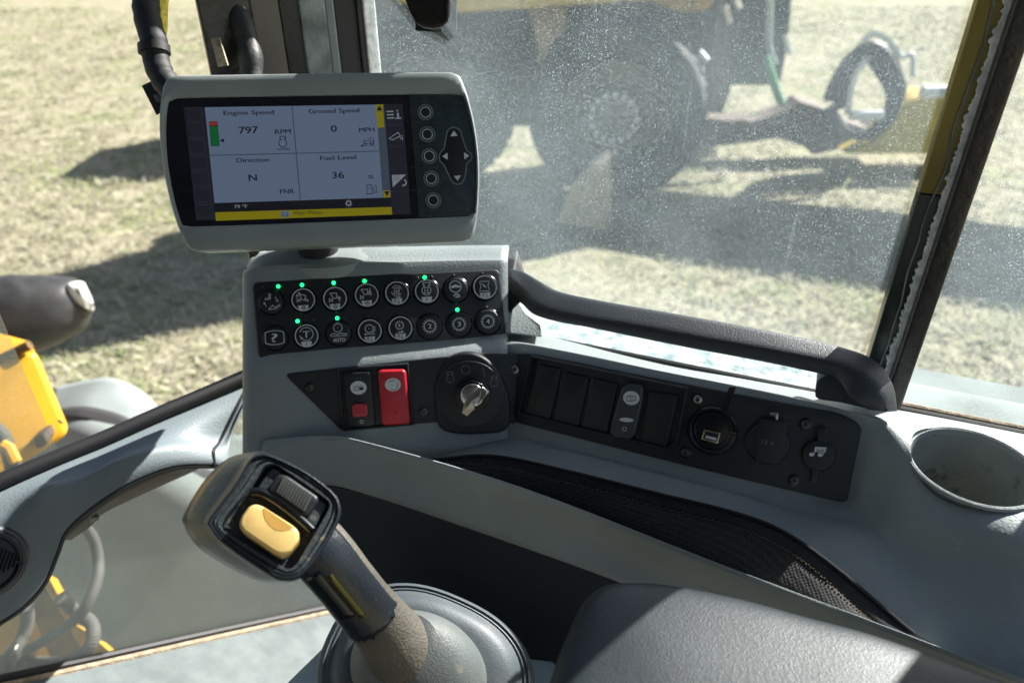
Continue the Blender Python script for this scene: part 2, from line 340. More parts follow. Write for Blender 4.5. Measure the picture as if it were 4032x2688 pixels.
# ------------------------------------------------------------------ ground and grass
def ground_mat():
    m = bpy.data.materials.new('dry_grass_ground'); m.use_nodes = True; n = m.node_tree; l = n.links.new; p = n.nodes['Principled BSDF']; p.inputs['Roughness'].default_value = .95
    p.inputs['Specular IOR Level'].default_value = .1
    tc = n.nodes.new('ShaderNodeTexCoord')
    def nz(s, d=6, r=.6):
        t = n.nodes.new('ShaderNodeTexNoise'); t.inputs['Scale'].default_value = s; t.inputs['Detail'].default_value = d; t.inputs['Roughness'].default_value = r; l(tc.outputs['Object'], t.inputs['Vector']); return t
    def ramp(src, els):
        r = n.nodes.new('ShaderNodeValToRGB'); l(src, r.inputs[0]); e = r.color_ramp.elements
        e[0].position, e[0].color = els[0][0], (*els[0][1], 1); e[1].position, e[1].color = els[-1][0], (*els[-1][1], 1)
        for q in els[1:-1]: x = e.new(q[0]); x.color = (*q[1], 1)
        return r.outputs[0]
    a = ramp(nz(7, 8, .75).outputs['Fac'], [(.28, (.17, .16, .10)), (.42, (.29, .262, .175)), (.55, (.39, .355, .25)), (.72, (.52, .475, .36))])
    b = ramp(nz(11, 8, .7).outputs['Fac'], [(.35, (.17, .19, .085)), (.65, (.34, .35, .20))])
    g = n.nodes.new('ShaderNodeMapRange'); g.inputs[1].default_value = .49; g.inputs[2].default_value = .64; l(nz(1.3, 6, .65).outputs['Fac'], g.inputs[0])
    mx = n.nodes.new('ShaderNodeMix'); mx.data_type = 'RGBA'; l(g.outputs[0], mx.inputs[0]); l(a, mx.inputs[6]); l(b, mx.inputs[7]); l(mx.outputs[2], p.inputs['Base Color'])
    bp = n.nodes.new('ShaderNodeBump'); bp.inputs['Strength'].default_value = .5; bp.inputs['Distance'].default_value = .04; l(nz(16, 8, .7).outputs['Fac'], bp.inputs['Height']); l(bp.outputs[0], p.inputs['Normal'])
    return m
g = M(); N_ = 60
vs = []; fs = []
for i in range(N_+1):
    for j in range(N_+1):
        x = (i/N_*2-1); y = (j/N_*2-1); x = x*abs(x)*400; y = y*abs(y)*400 + 5
        vs.append((x, y, .03*sin(x*.9 + y*.4) if abs(x) < 30 and abs(y) < 30 else 0))
fs = [(i*(N_+1)+j, (i+1)*(N_+1)+j, (i+1)*(N_+1)+j+1, i*(N_+1)+j+1) for i in range(N_) for j in range(N_)]
g.add(vs, fs); kind(g.build('ground', ground_mat()), 'structure')
m_gr = [mat('straw_blades', (.38, .35, .235), .8, spec=.2), mat('pale_straw_blades', (.50, .47, .35), .8, spec=.2), mat('green_blades', (.25, .29, .12), .8, spec=.2), mat('brown_blades', (.27, .245, .16), .8, spec=.2)]
g = M(); vs = []; fs = []; mi = []
from mathutils import noise as mn
def tuft(x, y, sc, nb):
    gr = mn.noise(V((x*.9, y*.9, 3))) + .5*mn.noise(V((x*3, y*3, 1)))
    for _ in range(nb):
        a = random.random()*6.28; r = random.random()*.10*sc; bx = x + r*cos(a); by = y + r*sin(a)
        ln = (.015 + random.random()*.03)*sc; le = ln*(1.2 + random.random()*1.8); a2 = random.random()*6.28; wd = .0035*sc*(1 + random.random())
        z = 0; n0 = len(vs); px = -sin(a2)*wd; py = cos(a2)*wd
        vs.extend([(bx-px, by-py, z), (bx+px, by+py, z), (bx + cos(a2)*le*.5 + px*.8, by + sin(a2)*le*.5 + py*.8, ln*.6), (bx + cos(a2)*le*.5 - px*.8, by + sin(a2)*le*.5 - py*.8, ln*.6), (bx + cos(a2)*le, by + sin(a2)*le, ln*.8)])
        fs.append((n0, n0+1, n0+2, n0+3)); fs.append((n0+3, n0+2, n0+4))
        q = random.random(); c = 2 if (gr > .14 and q < .5) or q < .06 else (3 if q > .82 else (1 if q > .5 else 0)); mi.extend([c, c])
for i in range(24000):
    Y = 2.2 + 17*(random.random()**1.6); X = (random.random()*2-1)*(Y*.75 + .8)
    tuft(X, Y, .8 + Y*.05, 5)
me = bpy.data.meshes.new('grass'); me.from_pydata(vs, [], fs); me.polygons.foreach_set('material_index', mi)
kind(link('grass', me, m_gr), 'stuff')
# ------------------------------------------------------------------ cab shell
# side wall plane b=.60, windscreen plane b=.63; corner post where they meet
def pane(name, pts, m, label, thick=.004, nrm=NX, **kw):
    g = M(); n = nrm*thick; g.rings([[p for p in pts], [p + n for p in pts]]); o = g.build(name, m); tag(o, label, 'window'); return o
zb, zt = -.405, .62
pane('side_window', [AB(-.362, .605, zb), AB(.13, .605, zb), AB(.13, .605, zt), AB(-.362, .605, zt)], m_gl_r, 'large dusty scratched side window above the black grab handle')
pane('side_window', [AB(.1315, .605, zb), AB(.62, .605, zb), AB(.62, .605, zt), AB(.1315, .605, zt)], m_gl_r, 'narrow dusty window right of the leaning black post, beside the cup holder')
TF = V((.725, .69, 0)).normalized()
def FP(t, z, b=.63): return EYE + NF*b*1.09 + TF*t + V((0, 0, z))
pane('windscreen', [FP(-1.7, -.478), FP(.06, -.478), FP(.06, zt), FP(-1.7, zt)], m_gl_f, 'dusty windscreen on the left with dry grass behind it', nrm=NF)
pane('lower_windscreen', [FP(-1.7, -1.1), FP(.40, -1.1), FP(.40, -.486), FP(-1.7, -.486)], m_gl_l, 'hazy lower windscreen seen through the arch of the grey trim', nrm=NF)
# roof, floor and rear
g = M(); rp = [AB(-.30, .60, 0), AB(.62, .60, 0), AB(.62, -1.0, 0), AB(-1.3, -1.0, 0), FP(-1.7, 0), FP(.0, 0)]; g.rings([[V((p.x, p.y, H + z)) for p in rp] for z in (.62, .70)])
o = g.build('cab_roof', m_navy, bev=.01); tag(o, 'roof panel over the cab', 'roof')
g = M(); rw = [AB(-1.3, -.62, 0), AB(.62, -.62, 0)]; g.rings([[V((p.x, p.y, H + z)) for p in (rw[0], rw[1], rw[1] - NX*.05, rw[0] - NX*.05)] for z in (-1.35, .615)]); o = g.build('rear_wall', mat('dark_rear_lining', (.06, .06, .062), .8)); tag(o, 'dark lined rear wall of the cab', 'wall')
g = M(); rp = [AB(-.30, .585, 0), AB(.62, .585, 0), AB(.62, -.60, 0), AB(-1.3, -.60, 0), FP(-1.7, 0), FP(.0, 0)]; g.rings([[V((p.x, p.y, H + z)) for p in rp] for z in (-1.42, -1.36)]); o = g.build('cab_floor', m_rub); tag(o, 'black rubber floor mat of the cab', 'floor')
g = M(); rw = [FP(-1.6, 0), AB(-1.3, -.60, 0)]; g.rings([[V((p.x, p.y, H + z)) for p in (rw[0], rw[1], rw[1] + V((.04, 0, 0)), rw[0] + V((.04, 0, 0)))] for z in (-1.35, -.25)]); o = g.build('left_door', mat('dark_door_lining', (.05, .052, .055), .8)); tag(o, 'dark lower door panel on the far left side of the cab', 'door')
g = M(); rw = [AB(-.2, .615, 0), AB(.62, .615, 0)]; g.rings([[V((p.x, p.y, H + z)) for p in (rw[0], rw[1], rw[1] + NX*.01, rw[0] + NX*.01)] for z in (-1.35, -.44)]); o = g.build('door_skin', m_cons2); tag(o, 'lower side wall of the cab under the window ledge', 'wall')
# corner (A) post : vertical bars placed from the photo
A = thing('corner_post', 'black corner post with a cable and worn grey strips behind the monitor', 'window post', D('0', 640, 600, .80))
def vbar(u0, u1, d0, d1, dep, m, name, z0=-.45, z1=.62, v=85, bev=.002, par=A):
    a = D('0', u0, v, d0); b = D('0', u1, v, d1); g = M(); g.rings(bar(a, b, dep, H + z0, H + z1)); return g.build(name, m, par, bev=bev)
vbar(470, 600, .652, .685, .006, m_post, 'post_shell')
vbar(588, 652, .680, .700, .03, m_postb, 'inner_trim')
vbar(650, 700, .705, .712, .03, m_post, 'rubber_strip')
vbar(697, 756, .708, .722, .02, m_worn, 'glazed_strip')
vbar(755, 776, .722, .727, .02, m_cons2, 'grey_strip')
vbar(775, 828, .727, .738, .03, m_rub, 'seal')
vbar(827, 842, .734, .738, .02, m_post, 'frame_edge')
vbar(842, 869, .735, .740, .02, m_pale, 'bright_edge')
# cable sheath on the post
g = M(); pts = [D('E', x, y, .668) for x, y in [(800, -150), (860, 0), (900, 60), (935, 130), (975, 230), (1010, 320), (1030, 420), (1040, 520), (1050, 640), (1060, 760)]]
g.tube(spline(pts, 5), [.0095*(1.1 + .10*sin(i*.42)) for i in range(5*9 + 1)], 14); g.build('cable_sheath', mat('grey_cable_sheath', (.022, .025, .026), .55, (60, .2), var=.3, vscale=30), A)
g = M(); q = [D('E', x, y, .645) for x, y in [(705, 325), (775, 320), (848, 555), (765, 565)]]; g.rings([[p + V((0, .003, 0)) for p in q], q]); g.build('tape', mat('yellowed_tape', (.28, .25, .17), .6, var=.5, vscale=90), A)
# B post
B = thing('window_post', 'leaning black window post with a pale frayed seal and olive-coloured band', 'window post', AB(.14, .60, -.42))
def bbar(u0, u1, b, dep, m, name, z0, z1, v=467, bev=.001):
    p0 = inwards('0', u0, v, b); p1 = inwards('0', u1, v, b); g = M(); g.rings(bar(p0, p1, dep, H + z0, H + z1)); return g.build(name, m, B, bev=bev)
m_olive = mat('olive_show_through', (.20, .155, .02), .3, var=.25, vscale=12)  # yellow showing through the dark strip is put into this olive colour
m_frit = mat('black_frit', (.016, .024, .022), .22, var=.4, vscale=25)
zc = inwards('0', 2130, 445, .600).z - H; zd = inwards('0', 2200, 150, .600).z - H
bbar(2104, 2176, .600, .018, m_frit, 'black_band', -.42, zc - .0005)
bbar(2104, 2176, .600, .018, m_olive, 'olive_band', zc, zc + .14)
bbar(2104, 2176, .600, .018, m_frit, 'black_band', zc + .1405, .62)
bbar(2180, 2234, .585, .045, m_post, 'post_shell', -.42, .62, bev=.003)
# frayed pale seal : ragged strip of real geometry
g = M(); a = inwards('0', 2170, 467, .595); L1 = []; L2 = []; n = 1100; z0, z1 = H - .42, H + .62
ex = V((AX.x, AX.y, 0))
for i in range(n + 1):
    z = z0 + (z1 - z0)*i/n; r = .0012 + .0030*abs(mn.noise(V((z*160, 0, 0)))) + .0022*mn.noise(V((z*47, 3, 0))) + .0012*mn.noise(V((z*420, 3, 0)))
    L1.append(V((a.x, a.y, z)) + ex*(-.0010 - max(r, -.002)*1.3)); L2.append(V((a.x, a.y, z)) + ex*.0062)
R = [L1, L2, [p + NX*.006 for p in L2], [p + NX*.006 for p in L1]]; g.rings([[r[i] for r in R] for i in range(n + 1)]); g.build('frayed_seal', m_pale, B, ang=20)
g = M(); a = inwards('0', 2140, 467, .5985); pts = []
for i in range(80): z = z0 + (z1 - z0)*i/79; pts.append(V((a.x, a.y, z)) + ex*(.005*mn.noise(V((z*9, 5, 0))) + .004*mn.noise(V((z*25, 9, 0)))))
g.tube(pts, .0007, 6); g.build('sealant_line', m_worn, B)
# third post just outside the frame shades the far right
p = thing('window_post', 'black post at the rear edge of the narrow side window', 'window post', AB(.33, .60, -.42))
g = M(); g.rings(bar(AB(.292, .60, 0), AB(.42, .60, 0), .05, H - .42, H + .62)); g.build('post_shell', m_post, p, bev=.004)

# ------------------------------------------------------------------ side console
CON = thing('side_console', 'grey side console with black switch strip, fabric pocket, raised ridge and round cup hole', 'console', AB(0, .5, -.95))
q = [ray('0', *p) for p in [(1200, 815), (1978, 975), (1945, 1150), (1180, 970)]]
PR = pl3(D('0', 1200, 815, .66), D('0', 1978, 975, .5767), D('0', 1180, 970, .6676))        # right switch panel
KP = pl3(D('2', 100, 195, .634), D('2', 2200, 78, .6737), D('2', 160, 862, .6311))              # keypad (button tops)
PL_ = pl3(D('0', 1190, 815, .661), D('0', 1180, 970, .6678), D('0', 655, 857, .634))          # left switch panel
def on(pl, x, y, off=0.0): return pl.hit('0', x, y, off)
# tower (left part)
wrap = lambda p, dx, dy, dz: p + V((dx, dy, dz))
xs = (568, 605, 720, 900, 1060, 1165)
def trow(pl, ys, offs): return [on(pl, x, y, o) for x, y, o in zip(xs, ys, offs)]
ko = (-.016, -.010, -.009, -.009, -.009, -.009); po_ = (-.012, -.005, -.0045, -.0045, -.0045, -.0045)
T = [trow(KP, (640, 628, 622, 618, 614, 613), ko), trow(KP, (700, 695, 690, 685, 680, 680), ko), trow(KP, (800, 800, 795, 785, 775, 765), ko),
     trow(PL_, (850, 850, 846, 836, 822, 806), po_), trow(PL_, (900, 900, 895, 885, 875, 865), po_), trow(PL_, (950, 950, 950, 940, 930, 925), po_), trow(PL_, (1000, 1000, 1000, 995, 990, 985), po_),
     trow(PL_, (1040, 1040, 1035, 1032, 1030, 1030), (-.010, -.003, -.001, -.002, -.002, -.002)), trow(PL_, (1075, 1075, 1075, 1075, 1075, 1075), (-.012, -.008, -.006, -.006, -.006, -.006))]
def backp(p, d, dz=0): return p + V((.05, 1, 0)).normalized()*d + V((0, 0, dz))
T = [[backp(r[0], .055)] + [backp(r[0], .02)] + r for r in T]
T[0][0] = backp(T[0][1], .04); 
top1 = [backp(p, .006, .0025) for p in T[0]]; top2 = [backp(p, .034, .000) for p in T[0]]; top3 = [backp(p, .042, -.06) for p in T[0]]
g = M(); g.patch([top3, top2, top1] + T, 5, 4); g.build('console_tower', m_cons, CON, solid=.004)
# raised light cover on the tower's right shoulder (below handle end)
g = M(); sh = [D('0', 1160, 640, .70), D('0', 1180, 700, .70), D('0', 1243, 748, .675), D('0', 1246, 775, .672), D('0', 1160, 765, .672)]
g.rings([sh, [p + V((0, .05, -.02)) for p in sh]]); g.build('shoulder_cover', m_cons, CON, bev=.002)
# window sill of the console: right body
r1 = [inwards('0', x, y, .592) for x, y in [(1150, 752), (1242, 771), (1515, 841), (1700, 874), (1876, 906)]] + [AB(.105, .590, -.388), AB(.135, .590, -.388), AB(.18, .590, -.388), AB(.24, .590, -.388), AB(.34, .590, -.388)]
r0 = [p + V((0, 0, -.05)) for p in r1]
r2 = [on(PR, 1150, 780, -.022), on(PR, 1235, 790, -.020), on(PR, 1508, 850, -.018), on(PR, 1690, 885, -.018), on(PR, 1860, 920, -.016), on(PR, 2000, 952, -.012), AB(.135, .555, -.370), AB(.18, .56, -.372), AB(.24, .56, -.372), AB(.34, .56, -.372)]
r3 = [on(PR, 1150, 806, -.004), on(PR, 1218, 811, -.0015), on(PR, 1500, 868, -.0015), on(PR, 1680, 905, -.0015), on(PR, 1850, 942, -.0015), on(PR, 2000, 985, -.004), AB(.135, .505, -.369), AB(.18, .50, -.372), AB(.24, .50, -.372), AB(.34, .50, -.372)]
r4 = [on(PR, 1150, 985, -.004), on(PR, 1190, 978, -.0015), on(PR, 1480, 1052, -.0015), on(PR, 1660, 1095, -.0015), on(PR, 1830, 1135, -.0015), on(PR, 1968, 1160, -.002), AB(.135, .468, -.395), AB(.18, .458, -.379), AB(.24, .452, -.376), AB(.34, .448, -.374)]
r45 = [on(PR, 1120, 1010, .001), on(PR, 1170, 1008, .004), on(PR, 1490, 1085, .006), on(PR, 1700, 1140, .007), on(PR, 1830, 1185, .010), D('0', 1975, 1230, .556), AB(.14, .448, -.418), AB(.185, .440, -.400), AB(.245, .434, -.395), AB(.34, .43, -.39)]
r6 = [D('0', 985, 1056, .648), D('0', 1130, 1047, .645), D('0', 1500, 1130, .612), D('0', 1680, 1172, .592), D('0', 1790, 1212, .576), D('0', 1905, 1290, .545), D('0', 2060, 1420, .505), D('0', 2250, 1536, .482), D('0', 2420, 1612, .465), D('0', 2700, 1740, .435)]
g = M(); g.patch([r0, r1, r2, r3, r4, r45, r6], 6, 6)
BODY = g.build('console_body', m_cons, CON, solid=.004)
CUPC = AB(.172, .5155, 0); CR = .0435
# cut the cup hole
cut = M(); cut.rings([[V((CUPC.x + (CR+.001)*cos(t*2*pi/64), CUPC.y + (CR+.001)*sin(t*2*pi/64), H + z)) for t in range(64)] for z in (-.46, -.30)])
co = cut.build('cutter', m_cons); md = BODY.modifiers.new('b', 'BOOLEAN'); md.object = co; md.solver = 'EXACT'
bpy.context.view_layer.update(); me = bpy.data.meshes.new_from_object(BODY.evaluated_get(bpy.context.evaluated_depsgraph_get()))
BODY.modifiers.clear(); BODY.data = me; bpy.data.objects.remove(co); smooth(me, 40)
# cup well
g = M(); prof = [(CR+.003, -.3735), (CR+.0025, -.3712), (CR+.001, -.3706), (CR-.0005, -.3715), (CR-.0012, -.376), (CR-.004, -.40), (CR-.005, -.43), (CR-.007, -.432), (CR-.008, -.46), (CR-.012, -.464), (.0001, -.464)]
R = [[V((CUPC.x + r*cos(t*2*pi/72), CUPC.y + r*sin(t*2*pi/72), H + z)) for t in range(72)] for r, z in prof]
g.rings(R[4:9], c0=False, c1=False); well = g.build('cup_well', m_cup, CON); g = M(); g.rings(R[:5], c0=False, c1=False); g.build('cup_rim', m_cons, CON)
g = M(); g.rings(R[8:], c0=False, c1=True); g.build('well_bottom', m_cupb, CON)
g = M()
for zz in (-.4315, -.4575): g.tube([V((CUPC.x + (CR-.0062)*cos(t*2*pi/48), CUPC.y + (CR-.0062)*sin(t*2*pi/48), H + zz)) for t in range(49)], .0008, 6)
g.build('dirt_ring', mat('dirt_ring', (.03, .028, .025), .8), CON)
# left lower body and ridge
c1 = [D('0', 610, 1010, .640), D('0', 745, 1004, .634), D('0', 850, 1020, .630), D('0', 1200, 1122, .612), D('0', 1640, 1292, .546), D('0', 1800, 1352, .520), D('0', 2060, 1450, .488), D('0', 2352, 1562, .462), D('0', 2700, 1695, .43)]
cr_ = [D('0', 600, 1035, .632), D('0', 740, 1012, .632), D('0', 845, 1024, .625), D('0', 1198, 1130, .608), D('0', 1636, 1302, .545), D('0', 1796, 1362, .518), D('0', 2055, 1462, .488), D('0', 2345, 1574, .462), D('0', 2695, 1706, .43)]
cs = [D('0', 596, 1060, .638), D('0', 735, 1042, .640), D('0', 840, 1052, .636), D('0', 1180, 1165, .624), D('0', 1600, 1330, .570), D('0', 1760, 1390, .547), D('0', 2020, 1490, .517), D('0', 2300, 1600, .490), D('0', 2650, 1740, .457)]
cb = [D('0', 610, 1130, .655), D('0', 735, 1112, .654), D('0', 860, 1140, .652), D('0', 1120, 1228, .641), D('0', 1400, 1328, .598), D('0', 1620, 1420, .570), D('0', 1900, 1530, .535), D('0', 2200, 1640, .500), D('0', 2600, 1790, .470)]
c0 = [p + V((.004, .006, -.035)) for p in c1]
g = M(); g.patch([c0, c1, cr_, cs, cb], 7, 5); g.build('ridge', m_cons, CON, solid=.003)
# link between tower bottom and ridge (left side)
lb = [[backp(on(PL_, 592, 1020, -.008), .05), on(PL_, 592, 1020, -.010), on(PL_, 655, 1018, 0), on(PL_, 750, 1012, .004)],
      [backp(D('0', 600, 1090, .655), .05), D('0', 600, 1090, .655), D('0', 655, 1085, .652), D('0', 740, 1080, .650)],
      [backp(D('0', 610, 1200, .67), .05), D('0', 610, 1200, .67), D('0', 655, 1190, .668), D('0', 735, 1180, .666)]]
g = M(); g.patch(lb, 4, 4); g.build('lower_corner', m_cons, CON, solid=.003)
# dark side cover below the ridge
top = [D('0', 700, 1100, .66), D('0', 735, 1106, .656), D('0', 860, 1134, .654), D('0', 1120, 1222, .643), D('0', 1400, 1322, .600), D('0', 1620, 1412, .572), D('0', 1900, 1520, .537), D('0', 2200, 1630, .502)]
top = [p + V((.003, .004, 0)) for p in top]
g = M(); g.patch([[p + V((0, .0, 0)) for p in top], [p + V((0, -.002, -.03)) for p in top], [p + V((0, .0, -.30)) for p in top], [p + V((0, .0, -.6)) for p in top]], 5, 4)
g.build('side_cover', m_side, CON, solid=.003)
g = M(); g.tube(spline([p + V((0, -.003, -.004)) for p in top], 6), .0022, 8); g.build('cover_seam', m_rub, CON)
# fabric pocket
def net_mat():
    m = mat('black_pocket_mesh', (.014, .014, .016), .8); n = m.node_tree; l = n.links.new; p = n.nodes['Principled BSDF']
    tc = n.nodes.new('ShaderNodeTexCoord'); v = n.nodes.new('ShaderNodeTexVoronoi'); v.feature = 'F1'; v.inputs['Scale'].default_value = 420; v.inputs['Randomness'].default_value = .15
    l(tc.outputs['Object'], v.inputs['Vector']); r = n.nodes.new('ShaderNodeValToRGB'); r.color_ramp.elements[0].position = .25; r.color_ramp.elements[1].position = .6
    r.color_ramp.elements[0].color = (.004, .004, .005, 1); r.color_ramp.elements[1].color = (.026, .024, .021, 1); l(v.outputs['Distance'], r.inputs[0]); l(r.outputs[0], p.inputs['Base Color'])
    b = n.nodes.new('ShaderNodeBump'); b.inputs['Strength'].default_value = .8; b.inputs['Distance'].default_value = .001; l(v.outputs['Distance'], b.inputs['Height']); l(b.outputs[0], p.inputs['Normal']); return m
m_net = net_mat()
pk0 = r6[:7]; pk0 = [D('0', 985, 1056, .646), D('0', 1130, 1046, .643), D('0', 1300, 1080, .630), D('0', 1500, 1130, .609), D('0', 1680, 1174, .589), D('0', 1790, 1215, .573), D('0', 1905, 1292, .541), D('0', 2060, 1422, .502), D('0', 2100, 1455, .492)]
pk1 = [D('0', 990, 1062, .643), D('0', 1130, 1068, .640), D('0', 1300, 1106, .628), D('0', 1500, 1160, .606), D('0', 1670, 1204, .587), D('0', 1765, 1240, .571), D('0', 1860, 1300, .545), D('0', 1990, 1415, .508), D('0', 2060, 1450, .495)]
pk2 = [D('0', 1000, 1075, .640), D('0', 1110, 1105, .640), D('0', 1290, 1160, .630), D('0', 1480, 1235, .600), D('0', 1640, 1300, .572), D('0', 1730, 1340, .555), D('0', 1820, 1380, .535), D('0', 1960, 1435, .505), D('0', 2050, 1462, .492)]
pk3 = [p + V((0, .004, -.035)) for p in pk2]
g = M(); g.patch([pk0, pk1], 6, 3); 
pk = thing('fabric_pocket', 'black mesh storage pocket with stitched binding behind the grey ridge', 'pocket', D('0', 1500, 1200, .6))
g.build('binding', m_net_edge, pk, solid=.0015)
g = M(); g.patch([pk1, pk2, pk3], 6, 4); g.build('mesh_panel', m_net, pk, solid=.001)
g = M()
sp = spline(pk1, 40)
for i in range(0, len(sp) - 2, 2):
    a, b = sp[i], sp[i+1]; u = V((0, -.0006, .0006)); s_ = (pk0[4] - pk1[4]).normalized()*.0013*(1 if i % 4 else -1)
    g.tube([a + u, b + u + s_*.6], .00035, 4)
g.build('stitching', m_thread, pk)
g = M(); g.tube(spline([p + V((0, -.001, .001)) for p in pk0], 8), .0011, 8); g.build('piping', m_net_edge, pk)

# ------------------------------------------------------------------ keypad
kp = thing('control_keypad', 'black keypad of sixteen round icon buttons with green lights below the monitor', 'keypad', on(KP, 870, 820))
def Lp(pl, k, pts, off=0): return [pl.L(k, x, y, off) for x, y in pts]
KO = -.004
out = rnd(Lp(KP, '2', [(106, 196), (1100, 128), (2198, 80), (2262, 690), (1200, 790), (165, 866)], KO), [.006, .05, .006, .006, .05, .008], 6)
g = M(); g.slab(KP, out, KO, KO - .012, .0022, 4); g.build('housing', m_black, kp)
btns = [(270, 360), (543, 342), (811, 330), (1078, 302), (1333, 285), (1584, 270), (1830, 255), (2075, 235),
        (302, 662), (571, 645), (840, 620), (1104, 605), (1362, 580), (1610, 565), (1857, 547), (2100, 525)]
ring = {1, 2, 3, 4, 5, 7, 9, 11, 12}
bi = {1: 's', 2: 's', 3: 's', 4: 'i', 5: 'l', 7: 'i', 9: 'l', 11: 'i', 12: 'i'}
def arr(f, a, b, w=5, hd=14):
    d = V((b[0]-a[0], b[1]-a[1])).normalized(); n = V((-d.y, d.x)); f.stroke([a, b], w)
    f.stroke([(b[0]-d.x*hd+n.x*hd*.7, b[1]-d.y*hd+n.y*hd*.7), b, (b[0]-d.x*hd-n.x*hd*.7, b[1]-d.y*hd-n.y*hd*.7)], w)
def bucket(f, x, y, s=1.0, r=0.0, w=6):
    P = [(-48, -28), (8, -30), (10, 10), (-14, 16), (-48, -28)]; f.stroke([(x + (a*cos(r) - b*sin(r))*s, y + (a*sin(r) + b*cos(r))*s) for a, b in P], w)
    P = [(8, -2), (44, 4)]; f.stroke([(x + (a*cos(r) - b*sin(r))*s, y + (a*sin(r) + b*cos(r))*s) for a, b in P], w)
    P = [(10, 10), (44, 16)]; f.stroke([(x + (a*cos(r) - b*sin(r))*s, y + (a*sin(r) + b*cos(r))*s) for a, b in P], w)
def kick(f, x, y, w=5): f.stroke([(x-14, y-16), (x-14, y+18)], w); f.stroke([(x-14, y-16), (x+8, y+2), (x-14, y+16)], w); f.stroke([(x+12, y-18), (x+12, y+16)], w)
def gear(f, x, y, r, w=7, n=14, tl=12):
    f.circle(x, y, r, w)
    for i in range(n): t = 2*pi*i/n; f.stroke([(x + (r+w*.3)*cos(t), y + (r+w*.3)*sin(t)), (x + (r+tl)*cos(t), y + (r+tl)*sin(t))], w*1.1)
def eng(f, x, y, r, w=6):
    f.circle(x, y, r, w, a0=pi*.62, a1=pi*2.38); f.stroke([(x-r*.42, y-r*.9), (x-r*.42, y-r*1.15), (x-r*.75, y-r*1.15), (x-r*.75, y-r*1.75), (x+r*.75, y-r*1.75), (x+r*.75, y-r*1.15), (x+r*.42, y-r*1.15), (x+r*.42, y-r*.9)], w)
for i, (x, y) in enumerate(btns):
    r = 101*KP.px('2', x, y); c = KP.L('2', x, y); g = M()
    g.slab(KP, circ(c, r, 48), 0, KO - .001, .0014, 4)
    b = g.build('button', m_btn, kp)
    g = M(); g.tube([KP.W(q, KO + .0001) for q in circ(c, r + .0011, 49)] , .0006, 6); g.build('button_collar', m_blk_gl, b)
    f = Flat(KP, '2', .00015)
    if i in ring: f.circle(x, y, 95, 8, 44)
    if i in bi:
        f.poly([(x-46, y+50), (x+44, y+44), (x+38, y+86), (x+14, y+93), (x-8, y+94), (x-34, y+88)]); f.mi = 1
        if bi[i] == 'l': f.stroke([(x-1, y+54), (x+1, y+84)], 6)
        if bi[i] == 'i':
            for dy in (56, 68, 80): f.stroke([(x-28, y+dy), (x-2, y+dy-2)], 5)
            f.stroke([(x+14, y+63), (x+15, y+84)], 7); f.stroke([(x+4, y+85), (x+26, y+83)], 4); f.circle(x+13, y+53, 4, n=8)
        if bi[i] == 's': f.stroke([(x-16, y+68), (x+4, y+50), (x+26, y+66), (x+6, y+86)], 5, True); arr(f, (x-8, y+69), (x+12, y+67), 5, 8)
        f.mi = 0
    if i == 0:
        f.stroke([(x-52, y-18), (x-4, y-24), (x-6, y-70)], 6); f.stroke([(x-52, y-28), (x-16, y-32), (x-18, y-70)], 5); arr(f, (x+36, y-44), (x+58, y-2), 5); arr(f, (x-36, y+42), (x-58, y+6), 5)
        f.stroke([(x-20, y+66), (x+16, y+28), (x+42, y+58), (x-20, y+66)], 6); f.stroke([(x+36, y+46), (x+80, y+18)], 5); f.stroke([(x+44, y+56), (x+80, y+30)], 5)
    if i == 1: bucket(f, x+6, y-10, .95, .25); kick(f, x-38, y+4); arr(f, (x-52, y-30), (x-30, y-60), 5); arr(f, (x-34, y-54), (x-56, y-26), 5)
    if i == 2: bucket(f, x+4, y-14, 1); kick(f, x-34, y+16); arr(f, (x+38, y+32), (x+36, y-4), 5)
    if i == 3: bucket(f, x-2, y-18, 1); kick(f, x-40, y+20); arr(f, (x+26, y-60), (x+26, y-22), 5)
    if i == 4:
        f.circle(x-4, y-18, 44, 5, 24, .3, 2.6); f.circle(x-4, y-18, 44, 5, 24, 3.4, 5.8)
        f.stroke([(x-24, y-40), (x+16, y-42), (x+18, y+6), (x-22, y+8)], 5, True); f.circle(x-2, y-12, 9, 4, 16); f.stroke([(x-2, y-30), (x-2, y-20)], 4); f.poly([(x-24, y+42), (x+30, y+28), (x+30, y+42)])
    if i == 5:
        eng(f, x-4, y-6, 38); [f.circle(x-4+11*a, y-17+11*b_, 7, n=10) for a in (-1, 1) for b_ in (-1, 1)]; arr(f, (x-4, y+14), (x-26, y+14), 4, 8); arr(f, (x-4, y+14), (x+18, y+14), 4, 8)
    if i == 6:
        f.circle(x-6, y-24, 48, 7); f.poly([(x-52, y-22), (x-6, y-42), (x+40, y-24), (x+18, y-14), (x-6, y-18), (x-30, y-10)]); f.stroke([(x-20, y+56), (x-6, y+40), (x+22, y+44), (x+28, y+62), (x+6, y+60), (x-4, y+70)], 9)
    if i == 7:
        f.stroke([(x-50, y-46), (x+34, y-50)], 5); f.stroke([(x-48, y-38), (x-34, y-10), (x-46, y+26)], 5); f.stroke([(x+30, y-40), (x+22, y-10), (x+36, y+22)], 5); f.stroke([(x-50, y+36), (x+38, y+32)], 5)
        f.stroke([(x-30, y-30), (x-2, y-6), (x+8, y+8)], 5); f.circle(x-8, y-8, 8, n=12)
    if i == 8:
        f.stroke([(x-80, y-42), (x-30, y-58), (x+40, y-60), (x+76, y-46), (x+80, y+38), (x+40, y+54), (x-30, y+58), (x-76, y+46)], 6, True); f.text('?', (x-26, y+36), (x+28, y+34), 78, .0)
